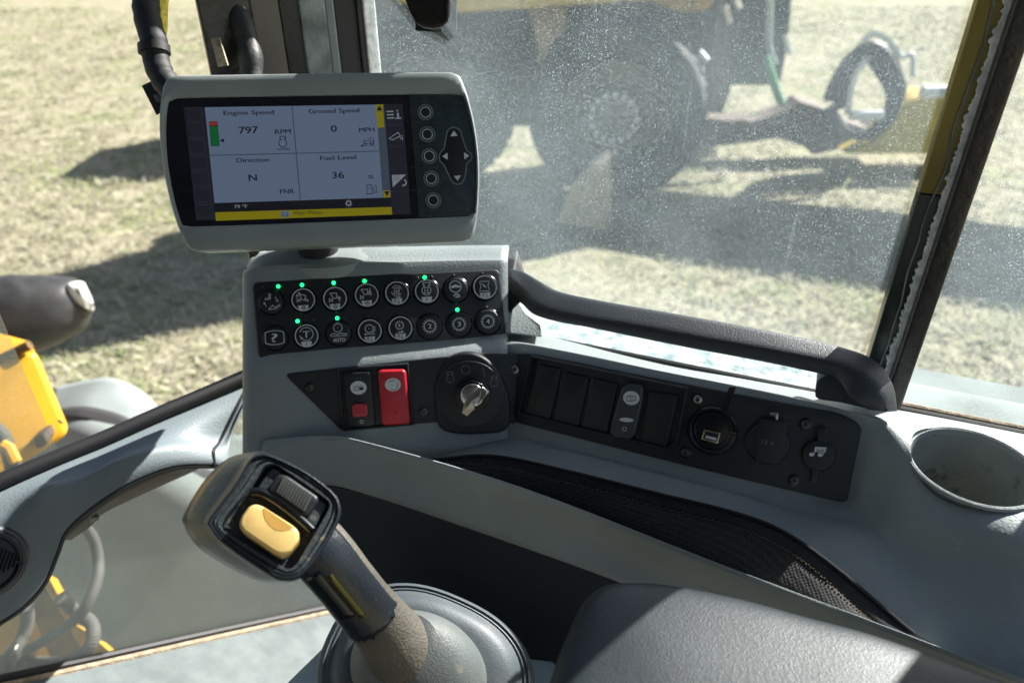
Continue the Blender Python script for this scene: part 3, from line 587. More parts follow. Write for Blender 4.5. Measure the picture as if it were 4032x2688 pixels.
    if i == 9: f.circle(x-2, y-16, 56, 6, 36, -2.9, 2.9); f.text('T', (x-30, y+16), (x+28, y+14), 60, .015); arr(f, (x-52, y+6), (x-34, y+28), 5)
    if i == 10:
        f.circle(x-6, y-42, 36, 6); f.circle(x-6, y-42, 4, n=8); f.stroke([(x-70, y+18), (x-40, y+6), (x-10, y+14), (x+20, y+2), (x+50, y+10), (x+74, y+4)], 6); f.stroke([(x-70, y+30), (x+76, y+22)], 5)
        f.text('AUTO', (x-44, y+78), (x+58, y+72), 34, .006)
    if i == 11: f.circle(x-6, y-20, 34, 7); f.circle(x-6, y-20, 5, n=8); f.circle(x-6, y-20, 50, 5, 12, -.9, .5); arr(f, (x+44, y+26), (x-44, y+28), 5, 12)
    if i == 12: gear(f, x-8, y-22, 30, 5, 12, 10); f.text('1', (x-15, y-10), (x-3, y-11), 26, .0); f.poly([(x-38, y+40), (x+24, y+22), (x+24, y+38)])
    if i > 12: gear(f, x-2, y, 46, 6, 16, 16); f.text(str(i-11), (x-14, y+20), (x+14, y+18), 42, .005)
    f.build('icon', [m_white, m_dark_ink], b)
for x, y in [(333, 230), (533, 217), (799, 200), (1059, 185), (1565, 155), (1840, 426), (495, 522), (829, 497)]:
    g = M(); c = KP.L('2', x, y, KO); g.slab(KP, circ(c, 17*KP.px('2', x, y), 20), KO + .0012, KO - .001, .0008); o = g.build('indicator_light', m_led, kp); o['label'] = 'lit green indicator light'
for x, y in [(199, 238), (1313, 170), (1503, 160), (1623, 153), (1808, 140), (2048, 125), (293, 535), (562, 512), (628, 508), (764, 500), (896, 492), (1086, 478), (1344, 460), (1596, 443), (2082, 408)]:
    g = M(); c = KP.L('2', x, y, KO); g.slab(KP, circ(c, 14*KP.px('2', x, y), 16), KO + .0008, KO - .001, .0006); o = g.build('indicator_light', m_ledoff, kp); o['label'] = 'unlit indicator light'

# ------------------------------------------------------------------ switch panel
sw = thing('switch_panel', 'black switch strip with red and blank rockers and sockets along the console', 'switch panel', on(PR, 1500, 1050))
oL = rnd(Lp(PL_, '0', [(652, 858), (1010, 820), (1120, 812), (1190, 812), (1183, 972), (1010, 968), (795, 986), (782, 985)]), [.006, .004, .001, .001, .001, .01, .004, .004], 5)
g = M(); g.slab(PL_, oL, .0012, -.008, .0008)
oR = rnd(Lp(PR, '0', [(1184, 812), (1225, 812), (1500, 868), (1930, 950), (1982, 978), (1968, 1040), (1946, 1150), (1930, 1152), (1600, 1075), (1180, 968)]), [.001, .01, .05, .03, .006, .03, .004, .004, .1, .004], 5)
g.slab(PR, oR, .0012, -.006, .0008); g.build('face_plate', m_black, sw)
def screw(pl, k, x, y, r, m, base=.0012):
    c = pl.L(k, x, y); R = r*pl.px(k, x, y); g = M(); g.slab(pl, circ(c, R*1.45, 24), base + .0006, base - .001, .0005)
    o = g.build('screw', m_blk_gl, sw); g = M(); g.slab(pl, circ(c, R, 20), base + .0026, base, .0014, 4); q = g.build('screw_head', m, o)
    g = M(); g.slab(pl, circ(c, R*.42, 6), base + .00275, base + .0024, .0001); g.build('socket', m_dark_ink, o)
m_scr = mat('dark_screw_steel', (.10, .095, .085), .35, metal=.8, var=.3, vscale=200)
screw(PL_, '2', 600, 1080, 32, m_scr); screw(PL_, '2', 1558, 1280, 36, m_scr)
screw(PR, '3', 510, 175, 22, m_metal); screw(PR, '3', 1448, 328, 24, m_metal); screw(PR, '3', 1385, 600, 24, m_scr); screw(PR, '3', 2003, 455, 26, m_scr); screw(PR, '3', 1944, 742, 26, m_scr)
def quadslab(g, pl, k, pts, r, top, bot, bev, mi=0): g.slab(pl, rnd([pl.L(k, x, y) for x, y in pts], r, 5), top, bot, bev, 3, mi)
def frame(pl, k, pts, wpx, h, m, base=.0012, r=.0008):
    q = [pl.L(k, x, y) for x, y in pts]; wd = wpx*pl.px(k, *pts[0]); qi = inset(rnd(q, r, 3), wd); qo = rnd(q, r, 3)
    if area(qo) < 0: qo = qo[::-1]
    g = M(); R = [[pl.W(a, base - .001) for a in qo], [pl.W(a, base + h*.8) for a in qo], [pl.W(a, base + h) for a in inset(qo, wd*.3)], [pl.W(a, base + h) for a in inset(qo, wd*.7)], [pl.W(a, base - .0009) for a in qi]]
    g.rings(R, c0=False, c1=False); return g.build('rocker_frame', m, sw)
frame(PL_, '2', [(832, 912), (1428, 868), (1476, 1388), (878, 1442)], 22, .003, m_black)
frame(PR, '3', [(596, 98), (1402, 264), (1345, 556), (1290, 585), (520, 400), (528, 385)], 16, .005, m_black)
def dirt_edge(pl, k, pts, wd, par): f = Flat(pl, k, .00145); [f.stroke(p, wd) for p in pts]; f.build('dust_line', m_dirtline, par)
fd = M()
# lock rocker
g = M(); quadslab(g, PL_, '2', [(885, 945), (1115, 935), (1158, 1395), (925, 1408)], .004, .006, .0005, .002); b = g.build('rocker_switch', m_btn, sw); b['label'] = 'black rocker with a faded red lock tab'
f = Flat(PL_, '2', .0062); f.circle(1008, 1082, 68, ry=58); f.circle(1034, 1368, 14, 4, 16); f.mi = 1
f.stroke([(970, 1066), (972, 1104), (1012, 1102), (1010, 1064)], 5); f.stroke([(990, 1060), (991, 1078)], 5); f.stroke([(978, 1080), (1006, 1078)], 4)
f.poly([(1016, 1078), (1048, 1077), (1050, 1100), (1018, 1102)]); f.circle(1032, 1076, 11, 4, 12, 0, pi); f.mi = 2; [f.stroke([(980+i*20, 1008-i*2), (992+i*20, 1003-i*2)], 4) for i in range(3)]; f.build('icon', [m_white, m_dark_ink, m_grey_pr], b)
g = M(); quadslab(g, PL_, '2', [(958, 1208), (1084, 1200), (1090, 1305), (964, 1316)], .003, .0085, .0058, .0012)
tb = g.build('lock_tab', m_red2, b); g = M()
for j in range(4): y = 1228 + j*22; g.tube([PL_.hit('2', x, y + 5*sin((x-966)/110*pi)*-1, .0085) for x in range(974, 1078, 8)], .0006, 6)
g.build('tab_ribs', m_red2, tb)
# red rocker
g = M(); o1 = rnd([PL_.L('2', x, y) for x, y in [(1172, 938), (1200, 922), (1385, 916), (1408, 935), (1445, 1355), (1425, 1374), (1230, 1384), (1205, 1365)]], .0015, 4)
g.slab(PL_, o1, .0085, .0005, .0028, 5); b = g.build('rocker_switch', m_red, sw); b['label'] = 'bright red rocker switch'
f = Flat(PL_, '2', .0087); f.circle(1298, 1056, 66, ry=56); f.mi = 1; f.circle(1298, 1060, 40, 5, 24, -2.2, .6); f.circle(1298, 1060, 40, 5, 24, 1.2, 2.6); f.text('r', (1290, 1072), (1304, 1071), 22); f.mi = 2; f.circle(1320, 1290, 14, 4, 16); f.build('icon', [m_white, m_dark_ink, mat('dark_red_print', (.2, .01, .02), .5)], b)
dirt_edge(PL_, '2', [[(900, 1410), (1000, 1422), (1160, 1404)], [(895, 1290), (905, 1390)], [(1200, 1385), (1450, 1378)]], 7, sw)
# four blanks and one dark grey rocker on the right
bl = [[(632, 145), (748, 165), (692, 432), (562, 405)], [(764, 185), (890, 210), (838, 462), (706, 435)], [(908, 215), (1040, 245), (985, 498), (852, 470)], [(1198, 280), (1348, 305), (1290, 575), (1158, 545)]]
bl_l = ['blank rocker, leftmost in the row', 'second blank rocker', 'third blank rocker, beside the wiper rocker', 'blank rocker at the end of the row']
for q, lb in zip(bl, bl_l):
    g = M(); quadslab(g, PR, '3', q, .0015, .0035, .0005, .001); o = g.build('blank_rocker', m_btn, sw); o['label'] = lb
g = M(); o1 = rnd([PR.L('3', x, y) for x, y in [(1062, 262), (1090, 243), (1150, 243), (1172, 262), (1168, 330), (1130, 505), (1105, 527), (1030, 520), (1000, 495), (1010, 440)]], .0015, 4)
g.slab(PR, o1, .007, .0005, .002, 4); b = g.build('rocker_switch', mat('worn_dark_rocker', (.05, .058, .062), .35, (900, .3)), sw); b['label'] = 'dark grey wiper rocker with a pale round icon'
f = Flat(PR, '3', .0072); f.circle(1105, 322, 42, ry=36); f.circle(1080, 434, 36, ry=11); f.circle(1070, 481, 10, 3, 14); f.mi = 1
f.stroke([(1082, 310), (1126, 312), (1128, 334), (1082, 338)], 3, True); f.stroke([(1094, 308), (1106, 340)], 3); f.stroke([(1104, 310), (1118, 336)], 2); f.build('icon', [m_white, m_dark_ink], b)
dirt_edge(PR, '3', [[(550, 400), (690, 438)], [(704, 440), (838, 470)], [(850, 475), (985, 503)], [(575, 370), (628, 150)], [(1150, 545), (1170, 420)], [(1000, 510), (1100, 545), (1148, 520)], [(715, 420), (752, 200)], [(860, 455), (900, 225)]], 3, sw)
# ignition
cI = PR.L('0', 1080, 905); PI_ = Pl(on(PL_, 1080, 905, .0), (PL_.n*.7 + PR.n*.3))
g = M(); g.slab(PI_, rnd([PI_.L('2', x, y) for x, y in [(1640, 1050), (1720, 850), (1830, 785), (1970, 772), (2100, 830), (2200, 950), (2280, 1130), (2290, 1380), (2220, 1450), (1900, 1468), (1720, 1440), (1655, 1330)]], .02, 5), .007, -.014, .003, 4)
ig = g.build('ignition_bezel', m_black, sw)
c = PI_.L('2', 1945, 1135, .006); rI = 283*PI_.px('2', 1945, 1135)
g = M(); g.slab(PI_, circ(c, rI, 64), .0095, .005, .001); g.build('ignition_dial', m_btn, ig)
f = Flat(PI_, '2', .0097); f.circle(1912, 930, 36, 4, 28); f.stroke([(2056, 912), (2070, 988)], 5); eng(f, 1780, 1005, 32, 5); eng(f, 2150, 1040, 30, 5)
f.mi = 1; f.text('STOP', (1760, 1015), (1800, 1010), 14); f.circle(2150, 1040, 14, 4, 12, -1, 2); f.text('345-0351 1', (1940, 1398), (2078, 1368), 17); f.circle(1945, 1135, 278, 3, 60)
f.build('dial_print', [m_grey_pr, m_faint], ig)
g = M(); cc = PI_.L('2', 1968, 1140, .012)
for r, t, b_ in ((150, .0125, .009), (125, .0145, .0115)): g.slab(PI_, circ(cc, r*PI_.px('2', 1965, 1140), 48 if r > 140 else 8), t, b_, .001)
g.build('lock_collar', m_blk_gl, ig)
g = M(); g.slab(PI_, circ(cc, 98*PI_.px('2', 1965, 1140), 40), .0175, .0135, .0012); g.build('lock_barrel', m_chrome, ig)
# key (a thing held in the lock)
ky = thing('ignition_key', 'worn steel ignition key turned in the round lock', 'key', PI_.W(cc, .018))
g = M(); g.slab(PI_, rnd([PI_.L('2', x, y, .022) for x, y in [(1905, 1200), (2050, 1068), (2108, 1118), (2015, 1215), (1985, 1190), (1930, 1240)]], .0006, 3), .026, .0175, .0007); g.build('key_bow', m_metal, ky)
g = M(); g.slab(PI_, rnd([PI_.L('2', x, y, .024) for x, y in [(1880, 1285), (1905, 1200), (1965, 1180), (1990, 1250), (1925, 1312)]], .0006, 3), .029, .021, .0007); g.build('key_head', m_brass, ky)
g = M(); g.slab(PI_, rnd([PI_.L('2', x, y, .026) for x, y in [(2012, 1208), (2050, 1068), (2106, 1118)]], .0004, 3), .0275, .025, .0005); g.build('key_face', m_chrome, ky)
# usb socket
def cylp(pl, k, x, y, r, top, bot, m, name, par, bev=.0008, ry=None, n=48):
    c = pl.L(k, x, y); s_ = pl.px(k, x, y); g = M(); g.slab(pl, circ(c, r*s_, n, None if ry is None else ry*s_), top, bot, bev); return g.build(name, m, par)
def ringp(pl, k, x, y, r, rt, off, m, name, par):
    c = pl.L(k, x, y, off); s_ = pl.px(k, x, y); g = M(); g.tube([pl.W(q, off) for q in circ(c, r*s_, 49)], rt, 8); return g.build(name, m, par)
us = cylp(PR, '3', 1522, 493, 124, .003, .001, m_blk_gl, 'usb_socket', sw)
ringp(PR, '3', 1522, 490, 118, .0022, .003, m_blk_gl, 'socket_rim', us); ringp(PR, '3', 1520, 488, 92, .0013, .0035, m_blk_gl, 'socket_inner_ring', us)
g = M(); quadslab(g, PR, '3', [(1482, 478), (1566, 494), (1552, 550), (1466, 528)], .0005, .0058, .003, .0004); g.build('port_surround', m_brass, us)
g = M(); quadslab(g, PR, '3', [(1490, 486), (1558, 500), (1547, 540), (1476, 522)], .0003, .0061, .005, .0001); g.build('port_hole', m_dark_ink, us)
g = M(); quadslab(g, PR, '3', [(1492, 506), (1546, 520), (1542, 532), (1488, 518)], .0002, .0065, .006, .0001); g.build('port_tongue', m_white, us)
g = M(); P0 = [PR.hit('3', x, y, o_) for x, y, o_ in [(1562, 392, .004), (1585, 330, .016), (1610, 262, .026)]]; P1 = [PR.hit('3', x, y, o_) for x, y, o_ in [(1598, 396, .004), (1618, 335, .016), (1646, 262, .026)]]
Rr = [[a, b, b + PR.n*.002, a + PR.n*.002] for a, b in zip(P0, P1)]; g.rings(Rr); g.build('open_cap_strap', m_rub, us, bev=.0004)
# 12 V socket with cap
v12 = cylp(PR, '3', 1806, 552, 116, .0035, .001, m_blk_gl, '12_volt_socket'.replace('12_volt', 'power'), sw)
cylp(PR, '3', 1806, 550, 112, .0062, .003, m_btn, 'socket_cap', v12, .0015)
g = M(); quadslab(g, PR, '3', [(1758, 440), (1770, 424), (1880, 430), (1905, 445), (1900, 520), (1862, 655), (1745, 640)], .002, .0078, .006, .0008); g.build('cap_lid', m_btn, v12)
g = M(); quadslab(g, PR, '3', [(1820, 388), (1862, 392), (1858, 425), (1846, 424), (1844, 404), (1818, 402)], .0006, .009, .006, .0005); g.build('lid_tab', m_metal, v12)
f = Flat(PR, '3', .0080); f.text('12 V', (1776, 556), (1838, 568), 24); f.build('print', [m_grey_pr], v12)
# aux socket
ax = cylp(PR, '3', 2066, 618, 88, .003, .001, m_blk_gl, 'aux_socket', sw)
cylp(PR, '3', 2066, 612, 84, .006, .003, m_btn, 'socket_cap', ax, .0015)
g = M(); quadslab(g, PR, '3', [(2060, 480), (2070, 468), (2105, 470), (2112, 485), (2106, 560), (2062, 552)], .0012, .0055, .001, .0006); quadslab(g, PR, '3', [(2030, 650), (2078, 660), (2068, 700), (2062, 752), (2022, 750), (2030, 700)], .001, .0055, .001, .0006); g.build('cap_strap', m_btn, ax)
f = Flat(PR, '3', .0062); f.circle(2033, 612, 13, ry=11); f.circle(2077, 614, 13, ry=11); f.poly([(2042, 614), (2052, 574), (2056, 574), (2047, 614)]); f.poly([(2087, 614), (2106, 574), (2110, 575), (2091, 616)]); f.poly([(2050, 572), (2110, 576), (2104, 603), (2046, 598)]); f.mi = 1; f.text('AUX', (2056, 597), (2100, 600), 16, .02); f.build('icon', [m_white, m_dark_ink], ax)

# ------------------------------------------------------------------ monitor
MP = Pl(D('1', 1068, 660, .615), V((-.1205, .872, -.473)))
mo = thing('display_monitor', 'grey cased display monitor showing engine speed 797 on a stand above the keypad', 'monitor', MP.hit('1', 1150, 1280))
outer = [(215, 100), (1300, 82), (2080, 76), (2128, 88), (2148, 120), (2185, 230), (2225, 380), (2252, 560), (2264, 700), (2262, 880), (2248, 1050), (2226, 1165), (2180, 1190), (1700, 1212), (1200, 1232), (700, 1250), (385, 1262), (330, 1235), (270, 1085), (225, 930), (186, 760), (165, 600), (152, 430), (162, 250), (182, 140)]
inner = [(215, 250), (1300, 232), (2110, 222), (2156, 224), (2180, 300), (2205, 400), (2228, 520), (2240, 640), (2242, 800), (2236, 940), (2226, 1026), (1865, 1040), (1300, 1062), (700, 1084), (304, 1098), (285, 1050), (255, 950), (228, 830), (205, 690), (194, 560), (192, 440), (200, 320)]
def byang(pts, c, n):
    q = spline([V((p[0], p[1])) for p in pts], 6, True) if False else [V(p) for p in pts]; out = []
    for i in range(n):
        t = 2*pi*i/n; d = V((cos(t), sin(t))); best = None
        for a in range(len(q)):
            p0, p1 = q[a-1] - V(c), q[a] - V(c); e = p1 - p0; den = d.x*e.y - d.y*e.x
            if abs(den) < 1e-12: continue
            s_ = (p0.x*e.y - p0.y*e.x)/den; u = (p0.x*d.y - p0.y*d.x)/den
            if s_ > 0 and -1e-6 <= u <= 1 + 1e-6 and (best is None or s_ > best): best = s_
        out.append((c[0] + d.x*best, c[1] + d.y*best))
    return out
oo = rnd([MP.L('1', *p) for p in outer], .012, 4); ii = rnd([MP.L('1', *p) for p in inner], .003, 3)
cc = MP.L('1', 1200, 650); NN = 160; oo = byang(oo, cc, NN); ii = byang(ii, cc, NN)
def mixr(a, b, t): return [(p[0]*(1-t) + q[0]*t, p[1]*(1-t) + q[1]*t) for p, q in zip(a, b)]
R = [(ii, -.001), (mixr(ii, oo, .03), .0015), (mixr(ii, oo, .5), .0045), (mixr(ii, oo, .90), .0035), (mixr(ii, oo, .97), .002), (oo, -.0012), (mixr(ii, oo, 1.0), -.006)]
sc_ = lambda p, s_: [(cc[0] + (q[0]-cc[0])*s_, cc[1] + (q[1]-cc[1])*s_) for q in p]
R += [(sc_(oo, .995), -.030), (sc_(oo, .97), -.036), (sc_(oo, .9), -.038)]
g = M(); g.rings([[MP.W(a, z) for a in r] for r, z in R], c0=False, c1=True); g.build('casing', m_case, mo, ang=50)
g = M(); g.rings([[MP.W(a, -.004) for a in sc_(ii, 1.004)], [MP.W(a, 0) for a in sc_(ii, 1.004)]]); g.build('glass_face', mat('monitor_black_glass', (.012, .014, .022), .18, var=.15), mo)
g = M(); g.slab(MP, rnd([MP.L('1', *p) for p in [(1797, 226), (2150, 224), (2178, 300), (2203, 400), (2226, 520), (2237, 640), (2239, 800), (2233, 940), (2223, 1024), (1866, 1038)]], .0008, 2), .0008, .0001, .0003)
mp = g.build('membrane_panel', mat('dark_teal_membrane', (.022, .036, .040), .4, (400, .2), var=.3, vscale=150, dirt=(.06, .075, .075), dscale=400, dth=.63), mo)
f = Flat(MP, '1', .0010)
for y in (265, 412, 560, 708, 856): f.stroke([(1812, y+ (8 if y < 300 else 0)), (1998, y)], 2)
for x in (1822, 1834, 1846): f.stroke([(x, 260), (x + 42, 1010)], 1.2)
f.stroke([(1815, 235), (2145, 232)], 2.5); f.stroke([(1880, 1026), (2210, 1012)], 2.5); f.build('membrane_lines', [m_faint], mp)
for x, y in [(1908, 340), (1920, 486), (1933, 630), (1946, 778), (1960, 922)]:
    g = M(); g.slab(MP, circ(MP.L('1', x, y), 44*MP.px('1', x, y), 32), .0016, .0005, .0005); b = g.build('button', m_btn, mo)
    f = Flat(MP, '1', .0018); f.circle(x, y, 33, 4.5, 36); f.mi = 1; f.circle(x, y, 48, 9, 36); f.build('button_ring', [m_white, mat('teal_grey_print', (.13, .17, .175), .6) if 'tg' not in globals() else tg], b)
tg = mat('teal_grey_outline', (.16, .21, .21), .6)
b = None; g = M(); pad = [(2093, 440), (2135, 460), (2150, 500), (2180, 590), (2205, 610), (2215, 635), (2200, 665), (2182, 680), (2170, 760), (2150, 805), (2120, 816), (2090, 805), (2068, 770), (2030, 690), (2005, 665), (1998, 635), (2010, 600), (2030, 580), (2045, 500), (2055, 460)]
g.slab(MP, [tuple(p) for p in spline([V(MP.L('1', *p)) for p in pad], 3, True)], .0014, .0005, .0004); b = g.build('arrow_pad', m_btn, mo)
f = Flat(MP, '1', .0016); f.stroke([tuple(p) for p in spline([V(p) for p in pad], 4, True)], 8, True); f.mi = 1
f.poly([(2072, 500), (2120, 496), (2095, 462)]); f.poly([(2095, 762), (2142, 758), (2120, 792)]); f.poly([(2052, 608), (2055, 654), (2018, 632)]); f.poly([(2162, 604), (2198, 628), (2165, 652)]); f.build('arrows', [tg, m_white], b)
# lcd content
mats = [m_lcd, m_lcdk, m_lcdy, m_lcdg, m_lcdr, m_lcdd, m_lcdp, m_lcdw]
f = Flat(MP, '1', .0004); f.mi = 6; f.poly([(318, 308), (1755, 284), (1810, 1014), (392, 1055)])
f.mi = 0; f.poly([(448, 308), (1580, 290), (1625, 905), (512, 940)])
f.mi = 5; f.poly([(1580, 290), (1632, 289), (1680, 903), (1625, 905)]); f.stroke([(1024, 299), (1080, 918)], 7); f.stroke([(480, 626), (1600, 598)], 7)
f.mi = 1; f.poly([(512, 944), (1678, 908), (1683, 966), (517, 1002)]); f.mi = 2; f.poly([(517, 1002), (1683, 966), (1688, 1016), (521, 1058)])
f.mi = 2; f.poly([(1578, 290), (1626, 289), (1628, 334), (1580, 336)]); f.poly([(1580, 338), (1628, 336), (1636, 440), (1590, 444)]); f.poly([(1625, 858), (1672, 856), (1676, 902), (1628, 905)])
f.mi = 1; f.poly([(1584, 330), (1624, 329), (1602, 296)]); f.poly([(1634, 864), (1670, 862), (1654, 898)])
f.poly([(476, 402), (532, 401), (546, 563), (490, 566)]); f.mi = 4; f.poly([(479, 405), (529, 404), (531, 428), (481, 430)]); f.mi = 3; f.poly([(482, 434), (531, 432), (543, 560), (493, 563)]); f.mi = 1
f.poly([(546, 528), (575, 514), (577, 541)])
T_ = f.text
T_('Engine Speed', (574, 360), (906, 354), 31, .003); T_('Ground Speed', (1136, 350), (1470, 342), 31, .003); T_('797', (676, 484), (802, 480), 50, .014); T_('0', (1285, 472), (1322, 471), 46, .014)
T_('RPM', (915, 486), (1018, 482), 31, .003); T_('MPH', (1470, 474), (1570, 470), 31, .003); T_('Direction', (661, 674), (877, 668), 31, .003); T_('Fuel Level', (1214, 660), (1450, 652), 31, .003)
T_('N', (742, 796), (795, 794), 46, .014); T_('36', (1293, 780), (1371, 777), 46, .014); T_('FNR', (948, 880), (1043, 877), 31, .003); T_('%', (1528, 782), (1566, 780), 26, .01); T_('n/min', (931, 594), (1012, 592), 18, .01)
eng(f, 966, 548, 26, 5)
f.stroke([(1500, 548), (1500, 532), (1540, 530), (1540, 514), (1562, 513), (1566, 548), (1500, 550)], 4); f.circle(1556, 546, 12, 4, 16); f.circle(1510, 552, 7, 3, 12); f.stroke([(1478, 564), (1574, 562)], 3); f.poly([(1478, 564), (1496, 556), (1496, 572)])
f.stroke([(1522, 880), (1520, 824), (1554, 822), (1558, 878)], 4); f.stroke([(1516, 883), (1564, 880)], 4); f.stroke([(1524, 846), (1554, 844)], 3); f.stroke([(1556, 846), (1568, 850), (1572, 874), (1584, 872), (1584, 836), (1570, 820)], 4)
T_('Main Menu', (1042, 1020), (1226, 1013), 25, .0); f.mi = 7; T_('79 °F', (648, 978), (733, 974), 24, .01)
f.mi = 0; f.poly([(952, 996), (1008, 994), (1012, 1034), (956, 1037)]); f.mi = 5
for dy in (0, 13, 25): f.stroke([(957, 1005 + dy), (978, 1004 + dy)], 4)
f.stroke([(994, 1006), (996, 1030)], 7); f.stroke([(986, 1031), (1006, 1029)], 4)
f.mi = 7; gear(f, 1401, 944, 13, 5, 8, 10)
for dy in (0, 22, 43): f.stroke([(1650 + dy*.1, 341 + dy), (1697 + dy*.1, 339 + dy)], 8)
f.stroke([(1725, 350), (1728, 383)], 12); f.stroke([(1708, 386), (1748, 384)], 7); f.circle(1722, 335, 6, n=10)
f.stroke([(1668, 518), (1726, 478), (1742, 502), (1690, 528)], 5, True); f.stroke([(1740, 505), (1744, 520), (1757, 518)], 4); f.stroke([(1754, 498), (1758, 532)], 4)
f.poly([(1686, 758), (1780, 755), (1692, 840)]); f.mi = 5; f.circle(1716, 778, 12, 3, 16); [f.stroke([(1716 + 17*cos(t), 778 + 17*sin(t)), (1716 + 23*cos(t), 778 + 23*sin(t))], 3) for t in [i*pi/4 for i in range(8)]]
f.mi = 7; f.circle(1760, 808, 20, 8, 16, -1.9, 1.2)
f.mi = 5
for i in range(7): x = 318 + i*12; y = 318 + i*106; f.stroke([(x, y), (x + 110, y - 3), (x + 120, y + 88), (x + 12, y + 91)], 1.5, True)
for y in (432, 576, 726, 868): f.stroke([(1648 + (y-432)*.06, y), (1765 + (y-432)*.06, y - 3)], 1.5)
f.build('lcd_screen', mats, mo)
# monitor stand
g = M(); base = D('0', 730, 625, .705); bc = V((base.x, base.y, 0))
st = D('0', 745, 610, .700)
def ell(c, rx, ry, n=40): return [c + V((rx*cos(2*pi*i/n), ry*sin(2*pi*i/n), 0)) for i in range(n)]
zt_ = D('0', 730, 582, .69).z
st = D('0', 726, 603, .662)
prof = [(.052, -.012), (.050, -.003), (.047, .0025), (.040, .0045), (.030, .006)]
g.rings([ell(V((st.x, st.y + .012, st.z + z)), r, r*.62) for r, z in prof]); ms = g.build('stand', m_case, mo)
g = M(); g.tube([V((st.x, st.y + .012, st.z + .003)), V((st.x, st.y + .020, st.z + .05))], .018, 20); g.build('stand_neck', m_rub, mo)

# ------------------------------------------------------------------ grab handle
gh = thing('grab_handle', 'black moulded grab handle running along the window sill', 'handle', AB(-.05, .56, -.38))
st_ = [  # top back edge, front crease, bottom front  (G crop), depth
 ((88, 96), (110, 150), (115, 240), .690), ((150, 96), (150, 158), (160, 262), .684), ((215, 110), (205, 215), (205, 300), .676), ((300, 160), (270, 290), (265, 350), .664), ((400, 213), (400, 335), (380, 385), .655),
 ((560, 250), (560, 365), (545, 415), .645), ((800, 292), (800, 402), (790, 468), .632), ((1100, 343), (1100, 458), (1085, 528), .616), ((1400, 398), (1400, 510), (1390, 585), .602),
 ((1700, 460), (1680, 560), (1665, 642), .588), ((1850, 496), (1810, 585), (1790, 672), .580), ((1965, 532), (1900, 612), (1830, 700), .574), ((2050, 580), (1975, 655), (1850, 740), .569), ((2100, 640), (2035, 720), (1868, 775), .566), ((2132, 720), (2066, 780), (1905, 800), .565), ((2147, 832), (2072, 838), (1960, 822), .566)]
R = []
for A_, C_, B_, d in st_:
    pa = D('G', *A_, d + .012); pc = D('G', *C_, d - .002); pb = D('G', *B_, d + .004); pd = pa + (pb - pc)*.9 + V((0, .006, 0))
    ctr = (pa + pb + pc + pd)/4; Q = [pa, pc, pb, pd]; q2 = []
    for i in range(4):
        p0, p1, p2 = Q[i-1], Q[i], Q[(i+1) % 4]; k = .30 if i != 0 else .26
        a = p1 + (p0 - p1)*k; b = p1 + (p2 - p1)*k
        for j in range(5): t = j/4; q2.append(a*(1-t)**2 + p1*2*t*(1-t) + b*t*t)
    R.append(q2)
cols = [spline([r[j] for r in R], 5) for j in range(len(R[0]))]
g = M(); g.rings([[c[i] for c in cols] for i in range(len(cols[0]))]); g.build('grip', m_hand, gh, ang=60)
g = M(); q = [D('G', x, y, d) for x, y, d in [(1735, 668, .590), (1712, 735, .592), (1728, 772, .588), (1850, 792, .578), (2065, 838, .566), (2065, 790, .566), (1975, 690, .572), (1850, 640, .583)]]
q = spline(q, 4, True); g.rings([[p + V((0, 0, 0)) for p in q], [p + V((.012, .03, 0)) for p in q]]); g.build('foot', m_hand, gh, bev=.002)
g = M(); q = [D('0', x, y, d) for x, y, d in [(1146, 622, .697), (1180, 625, .690), (1200, 690, .683), (1178, 712, .683), (1150, 790, .684)]]
g.rings([q, [p + V((.004, .05, 0)) for p in q]]); g.build('mount', m_rub, gh, bev=.002)
# ledge, glass reflections put in its colour, and outer window channel along the sill
lg = thing('window_ledge', 'pale mottled ledge and rubber channel outside the side window', 'ledge', AB(0, .65, -.41))
g = M(); g.patch([[AB(a, b_, z) for a in (-.25, -.15, -.05, .05, .128)] for b_, z in ((.598, -.402), (.620, -.399), (.660, -.402), (.684, -.408), (.688, -.46))], 20, 4); g.build('ledge_plate', m_ledge_refl, lg, solid=.002)
lr = mat('pale_grey_paint', (.20, .225, .215), .8, var=.2, vscale=12, spec=.08)
g = M(); g.box((.145, .690, -.47), (.8, .735, -.425), 0, Matrix.Translation(EYE) @ Matrix(((AX.x, NX.x, 0), (AX.y, NX.y, 0), (0, 0, 1))).to_4x4()); g.patch([[AB(a, b_, z) for a in (.1285, .2, .35, .6)] for b_, z in ((.598, -.402), (.620, -.399), (.660, -.402), (.688, -.415))], 4, 4); g.build('outer_shelf', lr, lg)
g = M(); g.tube([AB(-.2, .598, -.389), AB(.7, .598, -.389)], .0032, 8); g.build('channel_rubber', m_rub, lg)
g = M(); g.tube([AB(.12, .6045, -.3885), AB(.7, .6045, -.3885)], .0030, 8); g.build('foam_strip', m_tan, lg)

